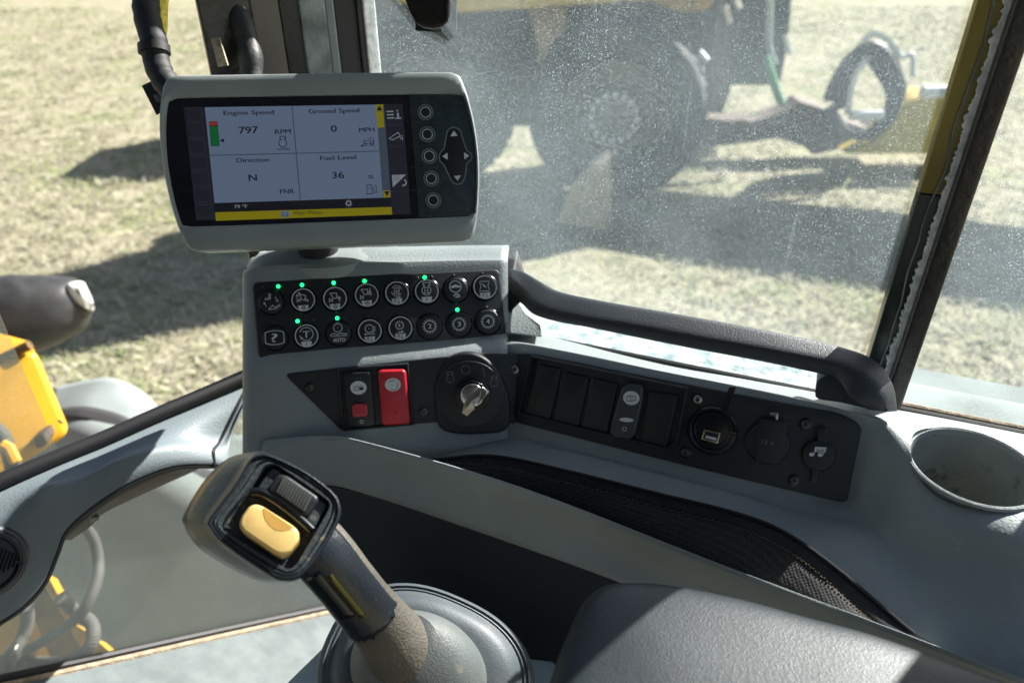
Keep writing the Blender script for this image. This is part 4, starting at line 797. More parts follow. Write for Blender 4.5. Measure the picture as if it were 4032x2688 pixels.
# ------------------------------------------------------------------ left trim with arch
tr = thing('arched_trim', 'blue grey arched trim below the windscreen with a black edge', 'trim panel', FP(-.3, -.9))
stt = [((640, 838), (575, 905), (535, 990), (526, 1040), (528, 1074)), ((575, 868), (545, 930), (505, 1010), (490, 1033), (492, 1066)), ((470, 915), (440, 965), (415, 1005), (400, 1026), (398, 1070)), ((370, 958), (335, 1005), (305, 1035), (290, 1050), (300, 1106)),
       ((250, 1012), (220, 1055), (200, 1085), (185, 1100), (216, 1158)), ((130, 1062), (115, 1095), (100, 1115), (95, 1130), (152, 1214)), ((0, 1117), (10, 1150), (20, 1175), (40, 1195), (128, 1268)), ((-120, 1170), (-80, 1210), (-50, 1230), (-10, 1260), (100, 1335)), ((-260, 1230), (-200, 1290), (-120, 1330), (-60, 1350), (50, 1392)), ((-400, 1300), (-300, 1400), (-200, 1450), (-100, 1470), (-10, 1432))]
rows = [[], [], [], [], []]
for s_ in stt:
    for i, (x, y) in enumerate(s_): rows[i].append(onF('0', x, y, [.622, .600, .585, .570, .562][i]))
e0 = [p + NF*.02 + V((0, 0, -.01)) for p in rows[0]]; e5 = [p + NF*.02 - V((0, 0, .004)) for p in rows[4]]
g = M(); g.patch([e0] + rows + [e5], 6, 4); g.build('trim_shell', m_trim, tr, solid=.003)
g = M(); g.tube(spline([rows[i][1] - NF*.001 for i in range(5)], 8), .0016, 6); g.build('joint_line', m_rub, tr)
lo = spline(rows[4], 8); g = M(); g.tube([p + V((0, 0, -.003)) + NF*.004 for p in lo], .0042, 8); g.build('edge_rubber', m_rub, tr)
g = M(); g.tube(spline([p - NF*.002 + V((0, 0, .006)) for p in rows[0]], 5), .0080, 10); g.build('glass_seal', m_rub, tr)
# brown underside return of the arch
br = [((540, 1068), (560, 1050)), ((460, 1068), (470, 1066)), ((398, 1072), (440, 1080)), ((305, 1108), (350, 1120)), ((225, 1160), (240, 1172)), ((165, 1210), (205, 1205)), ((133, 1235), (160, 1236))]
g = M(); g.patch([[onF('0', *a, .588) for a, b_ in br], [onF('0', b_[0], b_[1], .625) for a, b_ in br]], 5, 3); g.build('arch_underside', mat('brown_grey_liner', (.10, .085, .065), .7, var=.2, vscale=30), tr, solid=.002)
g = M(); q = [onF('0', x, y, .60) for x, y in [(205, 1190), (228, 1186), (228, 1193), (207, 1200)]]; g.rings([q, [p + NF*.01 for p in q]]); g.build('latch', m_metal, tr)
vt = thing('air_vent', 'round black louvred vent cut by the left edge of the view', 'vent', onF('0', -35, 1290, .57))
VPn = Pl(onF('0', -35, 1290, .566), -NF + V((0, 0, .55)))
def vc(r, top, bot, m, name, bev=.002): cx = VPn.L('0', -35, 1290); g = M(); g.slab(VPn, circ(cx, r*VPn.px('0', -35, 1290), 56), top, bot, bev, 4); return g.build(name, m, vt)
vc(104, .008, -.02, m_hand, 'vent_ring', .005); cx = VPn.L('0', -35, 1290); ss = VPn.px('0', -35, 1290)
g = M(); g.tube([VPn.W(q, .009) for q in circ(cx, 82*ss, 57)], .003, 10); g.build('inner_rim', m_blk_gl, vt)
vc(78, .0095, .006, m_btn, 'vent_disc', .001)
g = M()
for j in range(7): a = V(cx) + V((ss*(14 + 0*j), 0)) + V((ss*8*(j-3)*1.2 + ss*26, 0)); h_ = ss*(42 - abs(j-1)*5); g.tube([VPn.W((a.x - h_*.25, a.y - h_), .0105), VPn.W((a.x + h_*.25, a.y + h_), .0105)], .0009, 6)
g.build('louvres', m_blk_gl, vt)
# lower sill of the windscreen
ls = thing('lower_sill', 'grey textured floor sill with a rubber and tan seal at the bottom left', 'sill', onF('0', 300, 1540, .6))
pA = [onF('0', x, y, .628) for x, y in [(-200, 1625), (0, 1567), (250, 1512), (500, 1456), (702, 1412), (800, 1390)]]
q1 = [p - NF*.008 for p in pA]; q2 = [p - NF*.05 + V((0, 0, -.006)) for p in pA]; q3 = [p - NF*.40 + V((0, 0, -.05)) for p in pA]
g = M(); g.patch([[p + V((0, 0, -.03)) for p in q1], q1, q2, q3], 6, 4); g.build('sill_plate', mat('grey_floor_sill', (.11, .13, .13), .75, (600, .6), var=.18, vscale=35), ls, solid=.003)
g = M(); g.tube([p + V((0, 0, .005)) for p in pA], .005, 8); g.build('rubber_seal', m_rub, ls)
g = M(); g.tube([p - NF*.007 + V((0, 0, .002)) for p in pA], .0035, 8); g.build('tan_seal', m_tan, ls)

# ------------------------------------------------------------------ joystick pod, boot, lever
jb = thing('lever_pod', 'grey lever pod with a ribbed rubber boot around the joystick', 'lever base', D('4', 1500, 1450, .56))
PB = Pl(D('4', 1520, 1330, .535), V((-.10, .50, -.86)))
def ringB(sx, sy, cx, cy, off, n=64, pw=2.4):
    out = []
    for i in range(n):
        t = 2*pi*i/n; c, s_ = cos(t), sin(t); x = cx + sx*math.copysign(abs(c)**(2/pw), c); y = cy - sy*math.copysign(abs(s_)**(2/pw), s_)
        rx = x - cx; ry = y - cy; a = .42; X = cx + rx*cos(a) - ry*sin(a); Y = cy + rx*sin(a) + ry*cos(a); out.append(PB.hit('4', X, Y, 0) + PB.n*off)
    return out
g = M(); cxx, cyy = 1600, 1420
g.rings([ringB(660, 560, cxx-20, cyy+30, -.045), ringB(640, 540, cxx-20, cyy+20, -.012), ringB(625, 525, cxx-20, cyy+10, -.008), ringB(600, 505, cxx-20, cyy+5, -.006), ringB(590, 495, cxx-20, cyy, -.0075), ringB(575, 480, cxx-20, cyy, -.006), ringB(560, 470, cxx-20, cyy-5, -.0068), ringB(545, 455, cxx-20, cyy-5, -.005), ringB(520, 430, cxx-20, cyy-8, 0), ringB(470, 390, cxx-30, cyy-12, .004), ringB(410, 350, cxx-55, cyy-20, .005)], c0=False, c1=True)
g.build('boot_base', m_rubber_g, jb)
g = M(); g.rings([ringB(405, 345, cxx-60, cyy-25, .002, pw=2), ringB(400, 340, cxx-60, cyy-25, .008, pw=2), ringB(385, 328, cxx-64, cyy-34, .018, pw=2), ringB(340, 290, cxx-76, cyy-60, .029, pw=2), ringB(262, 225, cxx-95, cyy-115, .038, pw=2), ringB(165, 145, cxx-110, cyy-180, .045, pw=2)], c0=False, c1=True); g.build('boot_dome', m_boot, jb)
g = M(); q = [D('4', x, y, d) for x, y, d in [(700, 1520, .60), (1120, 1110, .66), (1200, 1190, .65), (2320, 1320, .62), (2500, 1600, .58), (2000, 1900, .55), (700, 1800, .56)]]; g.rings([q, [p + V((0, 0, -.3)) for p in q]]); g.build('pod_side', mat('pale_grey_pod', (.42, .50, .52), .45, (900, .4)), jb, bev=.003)
js = thing('joystick', 'worn black control lever with yellow and ribbed thumb switches on its square head', 'joystick', D('4', 1480, 1280, .52))
JP = Pl(D('4', 710, 500, .430), V((-.20, .52, -.83)))
Jpt = lambda pts, off=0: [JP.L('4', x, y, off) for x, y in pts]
face = [(618, 128), (700, 138), (900, 235), (1050, 350), (1088, 420), (1088, 492), (1040, 590), (950, 730), (880, 820), (810, 858), (720, 850), (560, 755), (400, 640), (335, 560), (330, 500), (480, 300), (560, 165)]
back = [(590, 118), (660, 125), (850, 215), (1010, 340), (1060, 430), (1060, 500), (1010, 600), (930, 740), (850, 840), (760, 880), (640, 870), (470, 800), (270, 670), (185, 545), (185, 470), (300, 280), (440, 150)]
fo = [V(p) for p in Jpt(face)]; fo = [tuple(p) for p in spline(fo, 4, True)]
bo = [V(p) for p in Jpt(back, -.030)]; bo = [tuple(p) for p in spline(bo, 4, True)]
if area(fo) < 0: pass
ctr = JP.L('4', 700, 500); scf = lambda p, s_, c=ctr: [(c[0] + (q[0]-c[0])*s_, c[1] + (q[1]-c[1])*s_) for q in p]
g = M(); seq = [(scf(fo, .93), .000), (scf(fo, .955), .0022), (scf(fo, .985), .0018), (fo, -.002), (mixr(fo, bo, .25), -.008), (mixr(fo, bo, .7), -.018), (bo, -.030), (scf(bo, .96), -.044), (scf(bo, .82), -.056), (scf(bo, .5), -.063)]
g.rings([[JP.W(a, z) for a in r] for r, z in seq], c0=False, c1=True); g.build('head', m_lever, js, ang=60)
g = M(); inn = Jpt([(680, 185), (720, 192), (1020, 400), (1030, 430), (830, 770), (790, 800), (400, 560), (392, 530), (560, 330), (650, 200)]); inn = rnd(inn, .004, 4)
def rsm(p, n=68): return byang(p, ctr, n)
g.rings([[JP.W(a, z) for a in r] for r, z in [(rsm(scf(fo, .935)), .0004), (mixr(rsm(scf(fo, .935)), rsm(inn), .3), .0012), (mixr(rsm(scf(fo, .935)), rsm(inn), .45), -.0006), (mixr(rsm(scf(fo, .935)), rsm(inn), .6), .0012), (mixr(rsm(scf(fo, .935)), rsm(inn), .92), .0012), (rsm(inn), -.0005), (rsm(inn), -.009)]], c0=False, c1=True)
g.build('face_plate', m_leverf, js, ang=35)
g = M(); g.slab(JP, rnd(Jpt([(690, 195), (1015, 415), (935, 555), (590, 345)]), .003, 4), -.0015, -.008, .001); g.build('switch_deck', m_leverf, js)
g = M(); rq = rnd(Jpt([(725, 242), (780, 250), (958, 372), (962, 400), (900, 488), (860, 490), (680, 365), (665, 335)], .003), .0025, 4); g.slab(JP, rq, .0045, -.004, .0022, 4)
rb = g.build('ribbed_rocker', m_btn, js); g = M()
for j in range(11):
    t = j/10; x0, y0 = 765 + 150*t, 262 + 105*t; x1, y1 = 722 + 150*t, 350 + 105*t; g.tube([JP.hit('4', x0, y0, .0046), JP.hit('4', (x0+x1)/2, (y0+y1)/2, .0050), JP.hit('4', x1, y1, .0046)], .0010, 6)
g.build('rocker_ribs', mat('worn_ribs', (.06, .062, .06), .4), rb)
g = M(); g.tube(spline([JP.hit('4', x, y, .0015) for x, y in [(565, 350), (640, 355), (760, 430), (860, 510), (925, 570)]], 5), .0028, 10); g.build('divider', m_blk_gl, js)
g = M(); yo = rnd(Jpt([(600, 416), (560, 430), (510, 495), (500, 545), (525, 580), (700, 700), (745, 718), (790, 700), (845, 625), (850, 580), (820, 545), (640, 430)], .006), .003, 4)
n_ = len(yo); yc = JP.L('4', 675, 567, .006)
g.slab(JP, yo, .0075, -.006, .0022, 5); g.build('yellow_switch', m_yel_btn, js)
f = Flat(JP, '4', .0076); f.poly([(640, 436), (668, 452), (770, 520), (815, 550), (795, 566), (755, 574), (712, 566), (675, 538), (650, 500), (640, 462)], 4); f.build('crescent_shade', [mat('dish_shade_brown', (.60, .33, .07), .55)], js)  # flat darker crescent, shade of the scooped top put into the colour
# shaft
path = [D('4', 860, 590, .455), D('4', 985, 700, .458), D('4', 1110, 850, .467), D('4', 1230, 1000, .480), D('4', 1350, 1140, .497), D('4', 1440, 1270, .512), D('4', 1500, 1390, .525)]
sp = spline(path, 8); rr = [.0200, .0188, .0182, .0186, .0205, .0255, .036]; rs = []
for i in range(len(sp)): t = i/8; a = int(min(t, 5)); u = t - a; rs.append(rr[a]*(1-u) + rr[min(a+1, 6)]*u)
g = M(); g.tube(sp, rs, 28); sh_ = g.build('lever_shaft', m_worn_l, js, ang=60)
# glossy black front plate on the upper shaft with ragged lower edge
g = M(); up = JP.n; rows = []
for i in range(4, 27):
    c = sp[i]; t = (sp[i+1] - sp[i-1]).normalized(); side = t.cross(up).normalized(); nn = side.cross(t).normalized(); rr_ = rs[i] + .0012; rows.append((c, side, nn, rr_))
nr = 22; vs = []; fs = []
for i, (c, sd_, nn, r) in enumerate(rows):
    for j in range(nr):
        a = -.75 + 2.2*j/(nr-1)
        ir = .0
        if i == len(rows) - 1: c2 = c + (c - rows[i-1][0])*(2.0*mn.noise(V((j*.9, 0, 0))) - .5 + 1.2*(j/nr))
        else: c2 = c
        vs.append(c2 + (sd_*sin(a) + nn*cos(a))*r)
fs = [(i*nr+j, i*nr+j+1, (i+1)*nr+j+1, (i+1)*nr+j) for i in range(len(rows)-1) for j in range(nr-1)]
g.add(vs, fs); g.build('front_plate', m_lever, js, solid=.0014)
g = M(); q = [(c + (sd_*sin(.30) + nn*cos(.30))*(r+.0009)) for c, sd_, nn, r in rows[6:18]]; q2 = [(c + (sd_*sin(.48) + nn*cos(.48))*(r+.0009)) for c, sd_, nn, r in rows[6:18]]
g.patch([q, q2], 1, 1); g.build('trigger_window', mat('olive_gloss', (.05, .043, .006), .15), js, solid=.0008)
g = M(); q = [(c + (sd_*sin(.54) + nn*cos(.54))*(r+.0009)) for c, sd_, nn, r in rows[4:17]]; q2 = [(c + (sd_*sin(1.05) + nn*cos(1.05))*(r+.0009)) for c, sd_, nn, r in rows[4:17]]
g.patch([q, q2], 1, 1); g.build('trigger', m_blk_gl, js, solid=.0008)
# ------------------------------------------------------------------ armrest
ar = thing('armrest', 'padded black wrinkled leather armrest in the lower right corner', 'armrest', D('0', 1800, 1560, .45))
ed = [(1236, 1640), (1262, 1540), (1300, 1440), (1338, 1362), (1385, 1325), (1440, 1316), (1540, 1322), (1700, 1352), (1850, 1392), (2000, 1432), (2150, 1484), (2300, 1540), (2500, 1610)]
zA = .372
e = [Z('0', x, y, zA) for x, y in ed]; ctr3 = Z('0', 1800, 1900, zA)
def shrink(p, d): v = (ctr3 - p); v.z = 0; return p + v.normalized()*d
rowsA = [[p + V((0, 0, -.07)) for p in e], [p + V((0, 0, -.016)) for p in e], [shrink(p, .003) + V((0, 0, -.006)) for p in e], [shrink(p, .012) + V((0, 0, .0012)) for p in e], [shrink(p, .035) + V((0, 0, .005)) for p in e], [shrink(p, .09) + V((0, 0, .007)) for p in e], [shrink(p, .20) + V((0, 0, .004)) for p in e]]
g = M(); g.patch(rowsA, 6, 4); g.build('cushion', m_arm, ar, ang=80, solid=.003)

# ------------------------------------------------------------------ harness and sun visor parts
hn = thing('wiring_harness', 'black taped wiring harness hanging beside the monitor with a square clip', 'cable', D('0', 370, 200, .66))
g = M(); pts = [D('E', x, y, .615) for x, y in [(150, -160), (160, 0), (165, 110), (190, 230), (225, 340), (232, 420), (245, 500), (275, 600), (330, 700), (420, 800)]]
sp2 = spline(pts, 6); g.tube(sp2, [.0106*(1 + .10*mn.noise(V((i*.35, 0, 0)))) for i in range(len(sp2))], 16); g.build('taped_loom', mat('black_tape', (.010, .011, .013), .65, (120, .12), var=.3, vscale=60), hn)
g = M(); g.tube([D('E', 226, 385, .614), D('E', 232, 450, .614)], .0126, 20); g.build('cable_tie', m_rub, hn)
g = M(); pts = [D('E', x, y, .625) for x, y in [(300, -160), (268, 0), (262, 100), (258, 230), (240, 340)]]; g.tube(spline(pts, 6), .0076, 12); g.build('yellow_sleeve', mat('yellow_braided_sleeve', (.62, .50, .05), .6, (900, .8), var=.25, vscale=300), hn)
g = M(); q = [D('8', x, y, .62) for x, y in [(793, 483), (868, 448), (935, 600), (878, 650)]]; g.rings([q, [p + V((0, .006, 0)) for p in q]]); g.build('square_clip', m_rub, hn, bev=.0008)
g = M(); q = [D('8', x, y, .617) for x, y in [(858, 535), (905, 530), (912, 575), (880, 572)]]; g.rings([q, [p + V((0, .004, 0)) for p in q]]); g.build('clip_tab', mat('grey_clip', (.12, .12, .12), .4), hn, bev=.0006)
mb = thing('mirror_bracket', 'black bracket arm with square foot hanging at the top edge of the side window', 'bracket', D('C', 480, 0, .62))
g = M(); q = [D('C', x, y, .63) for x, y in [(370, -300), (625, -300), (625, 210), (368, 192)]]; g.rings([q, [p + V((0, .006, 0)) for p in q]]); g.build('mount_plate', mat('dark_teal_plate', (.02, .03, .032), .3), mb, bev=.001)
g = M(); q = [D('C', x, y, d) for x, y, d in [(180, -300, .60), (600, -300, .60), (583, 60, .605), (578, 130, .607), (540, 175, .61), (480, 190, .612), (420, 180, .612), (365, 150, .61), (325, 60, .606)]]; g.rings([q, [p + V((0, .02, 0)) for p in q]]); g.build('bracket_arm', m_post, mb, bev=.004)

# ------------------------------------------------------------------ outside: own machine at the left
wl = thing('work_lamp', 'dark rounded work lamp with a pale lens outside the windscreen', 'lamp', D('H', 200, 500, 1.9))
d0 = 1.9; top_ = [(-300, 300), (0, 150), (150, 140), (300, 142), (450, 150), (540, 175), (600, 235), (640, 330), (642, 385), (610, 480), (540, 545), (400, 620), (270, 672), (100, 720), (-300, 800)]
PW = Pl(D('H', 250, 400, d0), ray('H', 250, 400)); po = [tuple(p) for p in spline([V(PW.L('H', *p)) for p in top_], 3, True)]
pc = PW.L('H', 250, 410); g = M(); g.rings([[PW.W(a, z) for a in scf(po, s_, pc)] for s_, z in [(.25, .065), (.55, .055), (.8, .035), (.93, .012), (1, -.02), (1, -.14), (.9, -.2)]]); g.build('lamp_housing', mat('lamp_housing_dark', (.035, .035, .034), .45, var=.2), wl, ang=60)
g = M(); ln = [tuple(p) for p in spline([V(PW.L('H', *p, .04)) for p in [(455, 215), (500, 190), (570, 190), (600, 235), (640, 330), (642, 390), (600, 380), (520, 330), (480, 290)]], 4, True)]; g.slab(PW, ln, .055, -.02, .02, 4); g.build('lamp_lens', m_lens, wl)
g = M(); g.tube([D('H', -50, 460, d0-.08), D('H', 30, 450, d0-.07), D('H', 100, 432, d0-.06)], .008, 8); g.build('cable', m_hose, wl)
la = thing('lift_arm', 'bright yellow steel lift arm end outside the windscreen', 'machine arm', D('H', 150, 1100, 1.3))
PA = Pl(D('H', 250, 1000, 1.35), ray('H', 250, 1000))
fo2 = rnd([PA.L('H', *p) for p in [(-700, 1150), (0, 762), (238, 640), (486, 1225), (240, 1385), (0, 1530), (-700, 1900)]], [.01, .01, .02, .02, .01, .01, .01], 4)
g = M(); g.slab(PA, fo2, 0, -.10, .012, 4)
g.build('arm_plate', m_yellow, la)
g = M(); up_ = [D('H', x, y, d) for x, y, d in [(-700, 1150, 1.36), (0, 742, 1.36), (212, 626, 1.365), (210, 600, 1.47), (0, 540, 1.50), (-700, 350, 1.6)]]; g.rings([up_, [p + V((0, 0, -.03)) for p in up_]]); g.build('arm_top', m_yellow, la, bev=.004)
g = M(); g.tube([D('H', x, y, 1.345) for x, y in [(-60, 752), (20, 712), (120, 665), (205, 622)]], .009, 8); g.build('rust_groove', mat('rusty_groove', (.16, .09, .03), .9, var=.4, vscale=60), la)
g = M(); q = [D('H', x, y, 1.335) for x, y in [(222, 1260), (300, 1228), (325, 1290), (305, 1325), (245, 1340)]]; g.rings([q, [p + V((0, .03, 0)) for p in q]]); g.build('bracket', m_brown, la, bev=.004)
g = M(); q = [D('H', x, y, 1.335) for x, y in [(395, 1140), (405, 1143), (432, 1160), (425, 1166), (402, 1153)]]; g.rings([q, [p + V((0, .003, 0)) for p in q]]); g.build('paint_chip', m_dark_ink, la)
hh = thing('hydraulic_hose', 'ribbed grey hose below the yellow arm at the left edge', 'hose', D('H', 60, 1400, 1.25), group=None)
g = M(); hp = spline([D('H', x, y, 1.25) for x, y in [(-60, 1180), (10, 1240), (50, 1330), (80, 1420), (90, 1500), (70, 1600)]], 10); g.tube(hp, [.012*(1 + .1*(i % 2)) for i in range(len(hp))], 12); g.build('hose_body', m_hose, hh)
g = M(); g.tube([D('H', 20, 1310, 1.24), D('H', 60, 1330, 1.24), D('H', 110, 1430, 1.24)], .010, 8); g.build('fitting', m_yellow, hh)
# fender
fe = thing('front_fender', 'large grey curved front fender outside below the windscreen', 'fender', D('0', 350, 1100, 1.7))
ff = [[D('0', x, y, d) for x, y, d in r] for r in [
 [(120, 890, 1.9), (200, 872, 1.86), (260, 868, 1.84), (330, 900, 1.80), (400, 960, 1.75), (560, 1000, 1.7), (800, 1020, 1.65), (1100, 1100, 1.6)],
 [(100, 950, 1.78), (180, 935, 1.74), (240, 940, 1.72), (310, 965, 1.68), (380, 1020, 1.64), (540, 1100, 1.58), (780, 1150, 1.52), (1100, 1250, 1.5)],
 [(90, 1000, 1.72), (150, 1010, 1.66), (200, 1030, 1.62), (260, 1070, 1.58), (330, 1150, 1.52), (500, 1240, 1.44), (740, 1350, 1.40), (1000, 1500, 1.36)],
 [(0, 1100, 1.80), (40, 1150, 1.78), (70, 1250, 1.74), (100, 1350, 1.70), (150, 1450, 1.66), (230, 1570, 1.62), (360, 1720, 1.58), (520, 1900, 1.55)]]]
g = M(); g.patch(ff, 5, 6); g.build('fender_shell', m_fend, fe, solid=.01)
g = M(); g.patch([[p + V((0, -.012, .012)) for p in ff[1]], [p*.62 + q_*.38 + V((0, -.012, .012)) for p, q_ in zip(ff[1], ff[2])]], 5, 3); g.build('dark_stripe', mat('dark_stripe', (.05, .05, .05), .7), fe, solid=.004)
# lower yellow frame
yf = thing('loader_frame', 'yellow loader frame with dark deck seen through the lower windscreen', 'machine frame', D('0', 60, 1450, 1.2))
def slabq(name, k, pts, d, dep, m, par, bev=.003): g = M(); q = [D(k, x, y, (d if not isinstance(d, list) else d[i])) for i, (x, y) in enumerate(pts)]; g.rings([q, [p + V((0, dep*.5, -dep)) for p in q]]); return g.build(name, m, par, bev=bev)
slabq('deck', 'F', [(-200, 900), (330, 760), (640, 1280), (760, 1480), (600, 1800), (-300, 1800)], 1.32, .02, mat('muddy_deck', (.15, .115, .045), .8, var=.3, vscale=30), yf)
slabq('upright_rail', 'F', [(345, 700), (372, 712), (570, 1075), (525, 1110), (330, 770)], 1.25, .03, m_yellow, yf)
slabq('corner_gusset', 'F', [(585, 1100), (690, 1165), (690, 1250), (655, 1215), (625, 1285), (550, 1155)], 1.24, .03, m_yellow, yf)
slabq('side_rail', 'F', [(750, 1215), (960, 1400), (730, 1450), (675, 1345)], 1.22, .03, m_yellow, yf)
slabq('front_plate', 'F', [(-100, 1150), (180, 1020), (250, 1180), (330, 1390), (120, 1400), (-100, 1300)], 1.24, .03, m_yellow, yf)
slabq('foot_plate', 'F', [(260, 1510), (330, 1460), (460, 1455), (485, 1490), (280, 1580), (-100, 1600), (-100, 1560)], 1.22, .03, m_yellow, yf)
def hose(lbl, k, pts, r, d, ribs=True):
    t = thing('hydraulic_hose', lbl, 'hose', D(k, *pts[0], d), 'hoses outside the lower windscreen'); sp_ = spline([D(k, x, y, d + .02*sin(i)) for i, (x, y) in enumerate(pts)], 12)
    g = M(); g.tube(sp_, [r*(1 + (.12 if ribs and i % 2 else 0)) for i in range(len(sp_))], 10); g.build('hose_body', m_hose, t)
    g = M(); g.tube([sp_[0], sp_[2]], r*1.3, 10); g.build('fitting', m_scr, t)
hose('smooth grey hose arching from the trim over the grey fender', 'F', [(650, 320), (735, 450), (770, 600), (765, 740), (710, 900), (620, 1040), (480, 1150), (300, 1260), (110, 1370)], .0085, 1.16, False)
hose('ribbed grey hose looping round the yellow gusset', 'F', [(480, 900), (560, 980), (640, 1040), (715, 1100), (735, 1200), (690, 1300), (580, 1380), (400, 1415), (200, 1400), (60, 1430)], .0095, 1.15)
hose('short ribbed hose rising beside the vent', 'F', [(200, 960), (215, 1060), (190, 1180), (140, 1280), (80, 1370)], .0095, 1.17)
g = M(); cl = thing('hose_clamp', 'grey steel clamp block where the hoses meet', 'clamp', D('F', 40, 1430, 1.16)); q = [D('F', x, y, 1.14) for x, y in [(-20, 1390), (60, 1370), (110, 1470), (60, 1500), (0, 1480)]]; g.rings([q, [p + V((0, .03, 0)) for p in q]]); g.build('clamp_body', m_scr, cl, bev=.004)

# ------------------------------------------------------------------ outside: the other machine
gr = thing('road_grader', 'large dusty yellow road grader with dark tandem wheels parked on the grass', 'grader', V((.5, 7, 0)))
def wheel(c, r, wd, yaw, par, hubr=.22):
    Rm = Matrix.Translation(c) @ Matrix.Rotation(yaw, 4, 'Z'); g = M(); n = 48
    prof = [(r*.58, -wd*.42), (r*.70, -wd*.5), (r*.88, -wd*.5), (r*.97, -wd*.44), (r, -wd*.3), (r, wd*.3), (r*.97, wd*.44), (r*.88, wd*.5), (r*.70, wd*.5), (r*.58, wd*.42)]
    g.rings([[Rm @ V((a*cos(2*pi*i/n), b_, a*sin(2*pi*i/n))) for i in range(n)] for a, b_ in prof], c0=False, c1=False)
    for i in range(22):
        t = 2*pi*i/22
        for s_ in (-1, 1):
            t2 = t + (.14 if s_ > 0 else 0); vs = []
            for (dr, y0, dt) in ((0, 0, 0), (0, s_*wd*.5, .18), (0, s_*wd*.5, .27), (0, 0, .09)):
                for h_ in (.0, .035): vs.append(Rm @ V(((r*.985+h_ - (.06 if y0 else 0))*cos(t2+dt), y0, (r*.985+h_ - (.06 if y0 else 0))*sin(t2+dt))))
            g.add(vs, [(0, 2, 4, 6), (1, 7, 5, 3), (0, 1, 3, 2), (2, 3, 5, 4), (4, 5, 7, 6), (6, 7, 1, 0)])
    w_ = g.build('wheel', m_tyre, par)
    g = M(); prof = [(r*.60, -wd*.42), (r*.57, -wd*.44), (r*.53, -wd*.30), (r*.34, -wd*.12), (hubr, -wd*.12), (hubr*.98, -wd*.46), (hubr*.8, -wd*.5)]
    g.rings([[Rm @ V((a*cos(2*pi*i/n), b_, a*sin(2*pi*i/n))) for i in range(n)] for a, b_ in prof], c0=False, c1=True); g.build('rim', mat('dusty_dark_rim', (.13, .125, .10), .8, var=.3, vscale=5), w_)
    g = M()
    for i in range(16):
        t = 2*pi*i/16; q = Rm @ V((hubr*.86*cos(t), -wd*.5, hubr*.86*sin(t))); g.tube([q, q + Rm.to_3x3() @ V((0, -.04, 0))], .028, 6)
    g.build('hub_bolts', mat('dusty_pale_steel', (.55, .56, .52), .6), w_)
wheel(V((.95, 6.85, .80)), .80, .42, -.2, gr, .235)
wheel(V((-.75, 7.25, .80)), .80, .42, -.2, gr, .21)
Rg = Matrix.Translation(V((0, 7.6, 0))) @ Matrix.Rotation(-.2, 4, 'Z')
Rh = Matrix.Translation(V((.50, 6.35, 0))) @ Matrix.Rotation(.40, 4, 'Z')
g = M(); g.box((-1.15, .30, 1.70), (2.2, 1.5, 2.5), 0, Rh); g.build('engine_hood', mat('dusty_yellow_hood', (.58, .43, .16), .6, var=.2, vscale=2, dirt=(.12, .10, .06), dscale=4, dth=.55), gr, bev=.06); g = M(); g.box((-1.1, 1.3, .75), (2.4, 1.7, 1.69), 0, Rh); g.build('chassis', mat('dusty_charcoal_chassis', (.035, .038, .038), .7, var=.3, vscale=2), gr, bev=.04)
g = M(); g.box((-.6, -.30, 1.95), (.30, .0, 2.12), 0, Rg); g.box((1.15, -.45, 1.92), (2.0, .0, 2.10), 0, Rg); g.build('step_rail', m_yellow_d, gr, bev=.03)
g = M(); q = [D('C', x, y, 6.6) for x, y in [(1060, 40), (1310, 50), (1290, 200), (1210, 330), (1135, 430), (1120, 250)]]; g.rings([q, [p + V((0, .12, 0)) for p in q]]); g.build('fender_bracket', mat('tan_dusty_steel', (.44, .36, .24), .8, var=.3, vscale=4), gr, bev=.01)
g = M(); q = [D('C', x, y, 6.25) for x, y in [(1575, 930), (1580, 1420), (1420, 1400), (1250, 1380), (1330, 1150), (1450, 1020)]]; g.rings([q, [p + V((0, .05, 0)) for p in q]]); g.build('tan_plate', mat('flat_tan', (.40, .32, .20), .9, var=.25, vscale=5), gr, bev=.01)  # upright tan plate for the tan patch between the wheels
g = M(); g.box((-1.4, -.35, .55), (1.6, -.05, 1.05), 0, Rg); g.build('tandem_case', mat('dusty_case', (.075, .07, .06), .8, var=.3, vscale=3), gr, bev=.05)
g = M(); q = [D('D', x, y, 8.42) for x, y in [(700, -100), (1220, -100), (1190, 300), (1130, 620), (1060, 660), (720, 660)]]; g.rings([q, [p + V((0, .5, 0)) for p in q]]); g.build('frame_plate', mat('dark_olive_frame', (.035, .04, .032), .7, var=.3, vscale=3), gr, bev=.02)
g = M(); q = [D('D', x, y, 8.30) for x, y in [(180, 1100), (200, 560), (330, 380), (560, 350), (720, 180), (740, 700), (640, 980), (560, 1120), (300, 1160)]]; g.rings([q, [p + V((0, .4, 0)) for p in q]]); g.build('blade_circle', m_brown, gr, bev=.02)
g = M(); q = [D('D', x, y, 7.93) for x, y in [(480, 900), (700, 930), (830, 920), (900, 940), (1080, 890), (1220, 830), (1270, 780), (1330, 800), (1440, 830), (1600, 930), (1800, 1000), (1980, 900), (2060, 880), (1980, 1060), (1700, 1130), (1380, 1200), (1300, 1130), (1100, 1070), (900, 1100), (500, 1150)]]; g.rings([q, [p + V((0, .3, 0)) for p in q]]); g.build('drawbar', m_brown, gr, bev=.02)
def gtube(name, k, pts, d, r, m, n=10): g = M(); g.tube(spline([D(k, x, y, d) for x, y in pts], 6), r, n); return g.build(name, m, gr)
m_wh = mat('white_rods', (.7, .72, .7), .4); m_grn = mat('green_pipe', (.05, .28, .12), .5); m_dh = mat('black_hoses', (.02, .021, .022), .5)
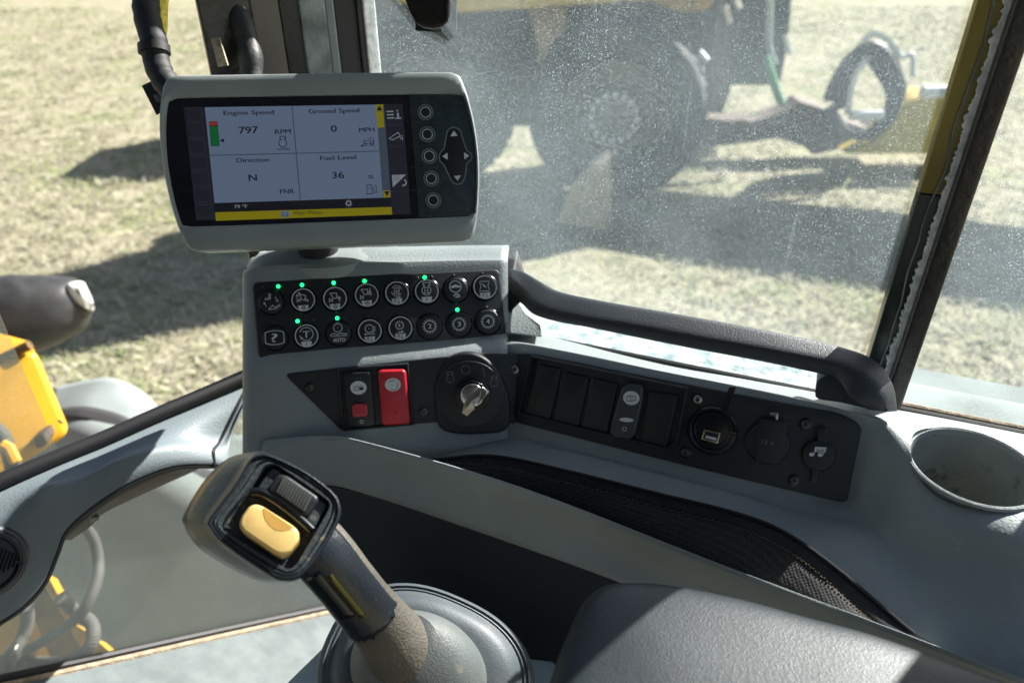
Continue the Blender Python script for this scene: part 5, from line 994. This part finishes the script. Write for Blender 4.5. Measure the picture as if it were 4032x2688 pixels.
g = M(); q = [D('D', x, y, 7.2) for x, y in [(60, -200), (620, -200), (600, 40), (560, 80), (400, 95), (250, 70), (140, 20)]]; g.rings([q, [p + V((0, .4, 0)) for p in q]]); g.build('yellow_panel', m_yellow_d, gr, bev=.03)
gtube('cylinder_rod', 'D', [(1045, -50), (1040, 150), (1035, 350), (1080, 500)], 7.81, .035, mat('blue_grey_rod', (.25, .33, .33), .4))
gtube('green_pipe', 'D', [(1010, 440), (1040, 540), (1085, 680), (1135, 810)], 7.75, .045, m_grn)
for pts in ([(285, 300), (340, 400), (360, 510)], [(395, 350), (420, 450), (450, 560), (440, 680)], [(500, 400), (560, 470)], [(510, 520), (515, 620), (500, 700)], [(480, 780), (500, 880)], [(700, 50), (735, 180)], [(785, 0), (815, 70)], [(1030, 0), (1050, 50)], [(1165, 270), (1190, 380), (1200, 420)]):
    gtube('hose_end', 'D', pts, 7.87, .045 if pts[0][0] in (340, 395, 285) else .03, m_wh, 8)
LOOP = [(1480, 760), (1530, 640), (1600, 520), (1700, 420), (1820, 360), (1940, 400), (2010, 520), (2050, 650), (2020, 800), (1940, 950), (1800, 1050), (1640, 1040), (1540, 930), (1480, 820)]
for q_, (dx, dy, sc2, rr2) in enumerate([(0, 0, 1.0, .045), (10, 14, .93, .035), (-12, 20, .87, .04), (24, -16, .98, .03), (-30, 30, .80, .03), (30, 40, .88, .028)]):
    gtube('black_hose', 'D', [(1770 + (x-1770)*sc2*(1+.04*sin(q_+x)) + dx, 720 + (y-720)*sc2 + dy + 14*sin(q_*2+x*.01)) for x, y in LOOP], 7.56 + .05*q_, rr2, m_dh)
gtube('black_hose', 'D', [(1640, 880), (1660, 720), (1700, 580), (1780, 460)], 7.50, .03, m_wh)
gtube('black_hose', 'D', [(1570, 830), (1600, 700), (1660, 600)], 7.56, .06, m_dh)
gtube('black_hose', 'D', [(1830, 450), (1880, 530), (1950, 640), (1990, 760)], 7.56, .06, m_dh)
gtube('white_hose', 'D', [(1750, 330), (1830, 270), (1920, 290), (2000, 370), (2060, 440), (2140, 430), (2145, 600)], 7.44, .028, m_wh)
gtube('white_rod', 'D', [(1660, 890), (1800, 890), (1910, 890)], 7.44, .05, m_wh)
g = M(); q = [D('D', x, y, 7.69) for x, y in [(1620, 1190), (1850, 1090), (1960, 980), (2120, 790), (2230, 730), (2500, 740), (2640, 740), (2640, 1190), (2300, 1190)]]; g.rings([q, [p + V((0, .35, 0)) for p in q]]); g.build('yellow_blade', mat('yellow_blade_paint', (.66, .48, .06), .6, var=.12, vscale=4), gr, bev=.02)
gtube('blade_edge', 'D', [(2215, 715), (2500, 712), (2640, 709)], 7.62, .07, m_wh)
m_caster = mat('shadow_caster_grey', (.07, .072, .07), .6, var=.2, vscale=2)
g = M(); g.box((-2.3, 9.3, .5), (-1.2, 10.3, 2.1)); g.build('rear_shadow_box', m_caster, gr, bev=.05)  # mostly hidden box added to cast the far left ground shadow
g = M(); g.box((0, 0, 1.95), (6, .9, 2.6), 0, Matrix.Translation(V((3.4, 8.2, 0))) @ Matrix.Rotation(-.32, 4, 'Z')); g.build('overhead_shadow_box', m_caster, gr, bev=.05)  # unseen box above the view, added to cast the right ground shadow
print('objects', len(bpy.data.objects))
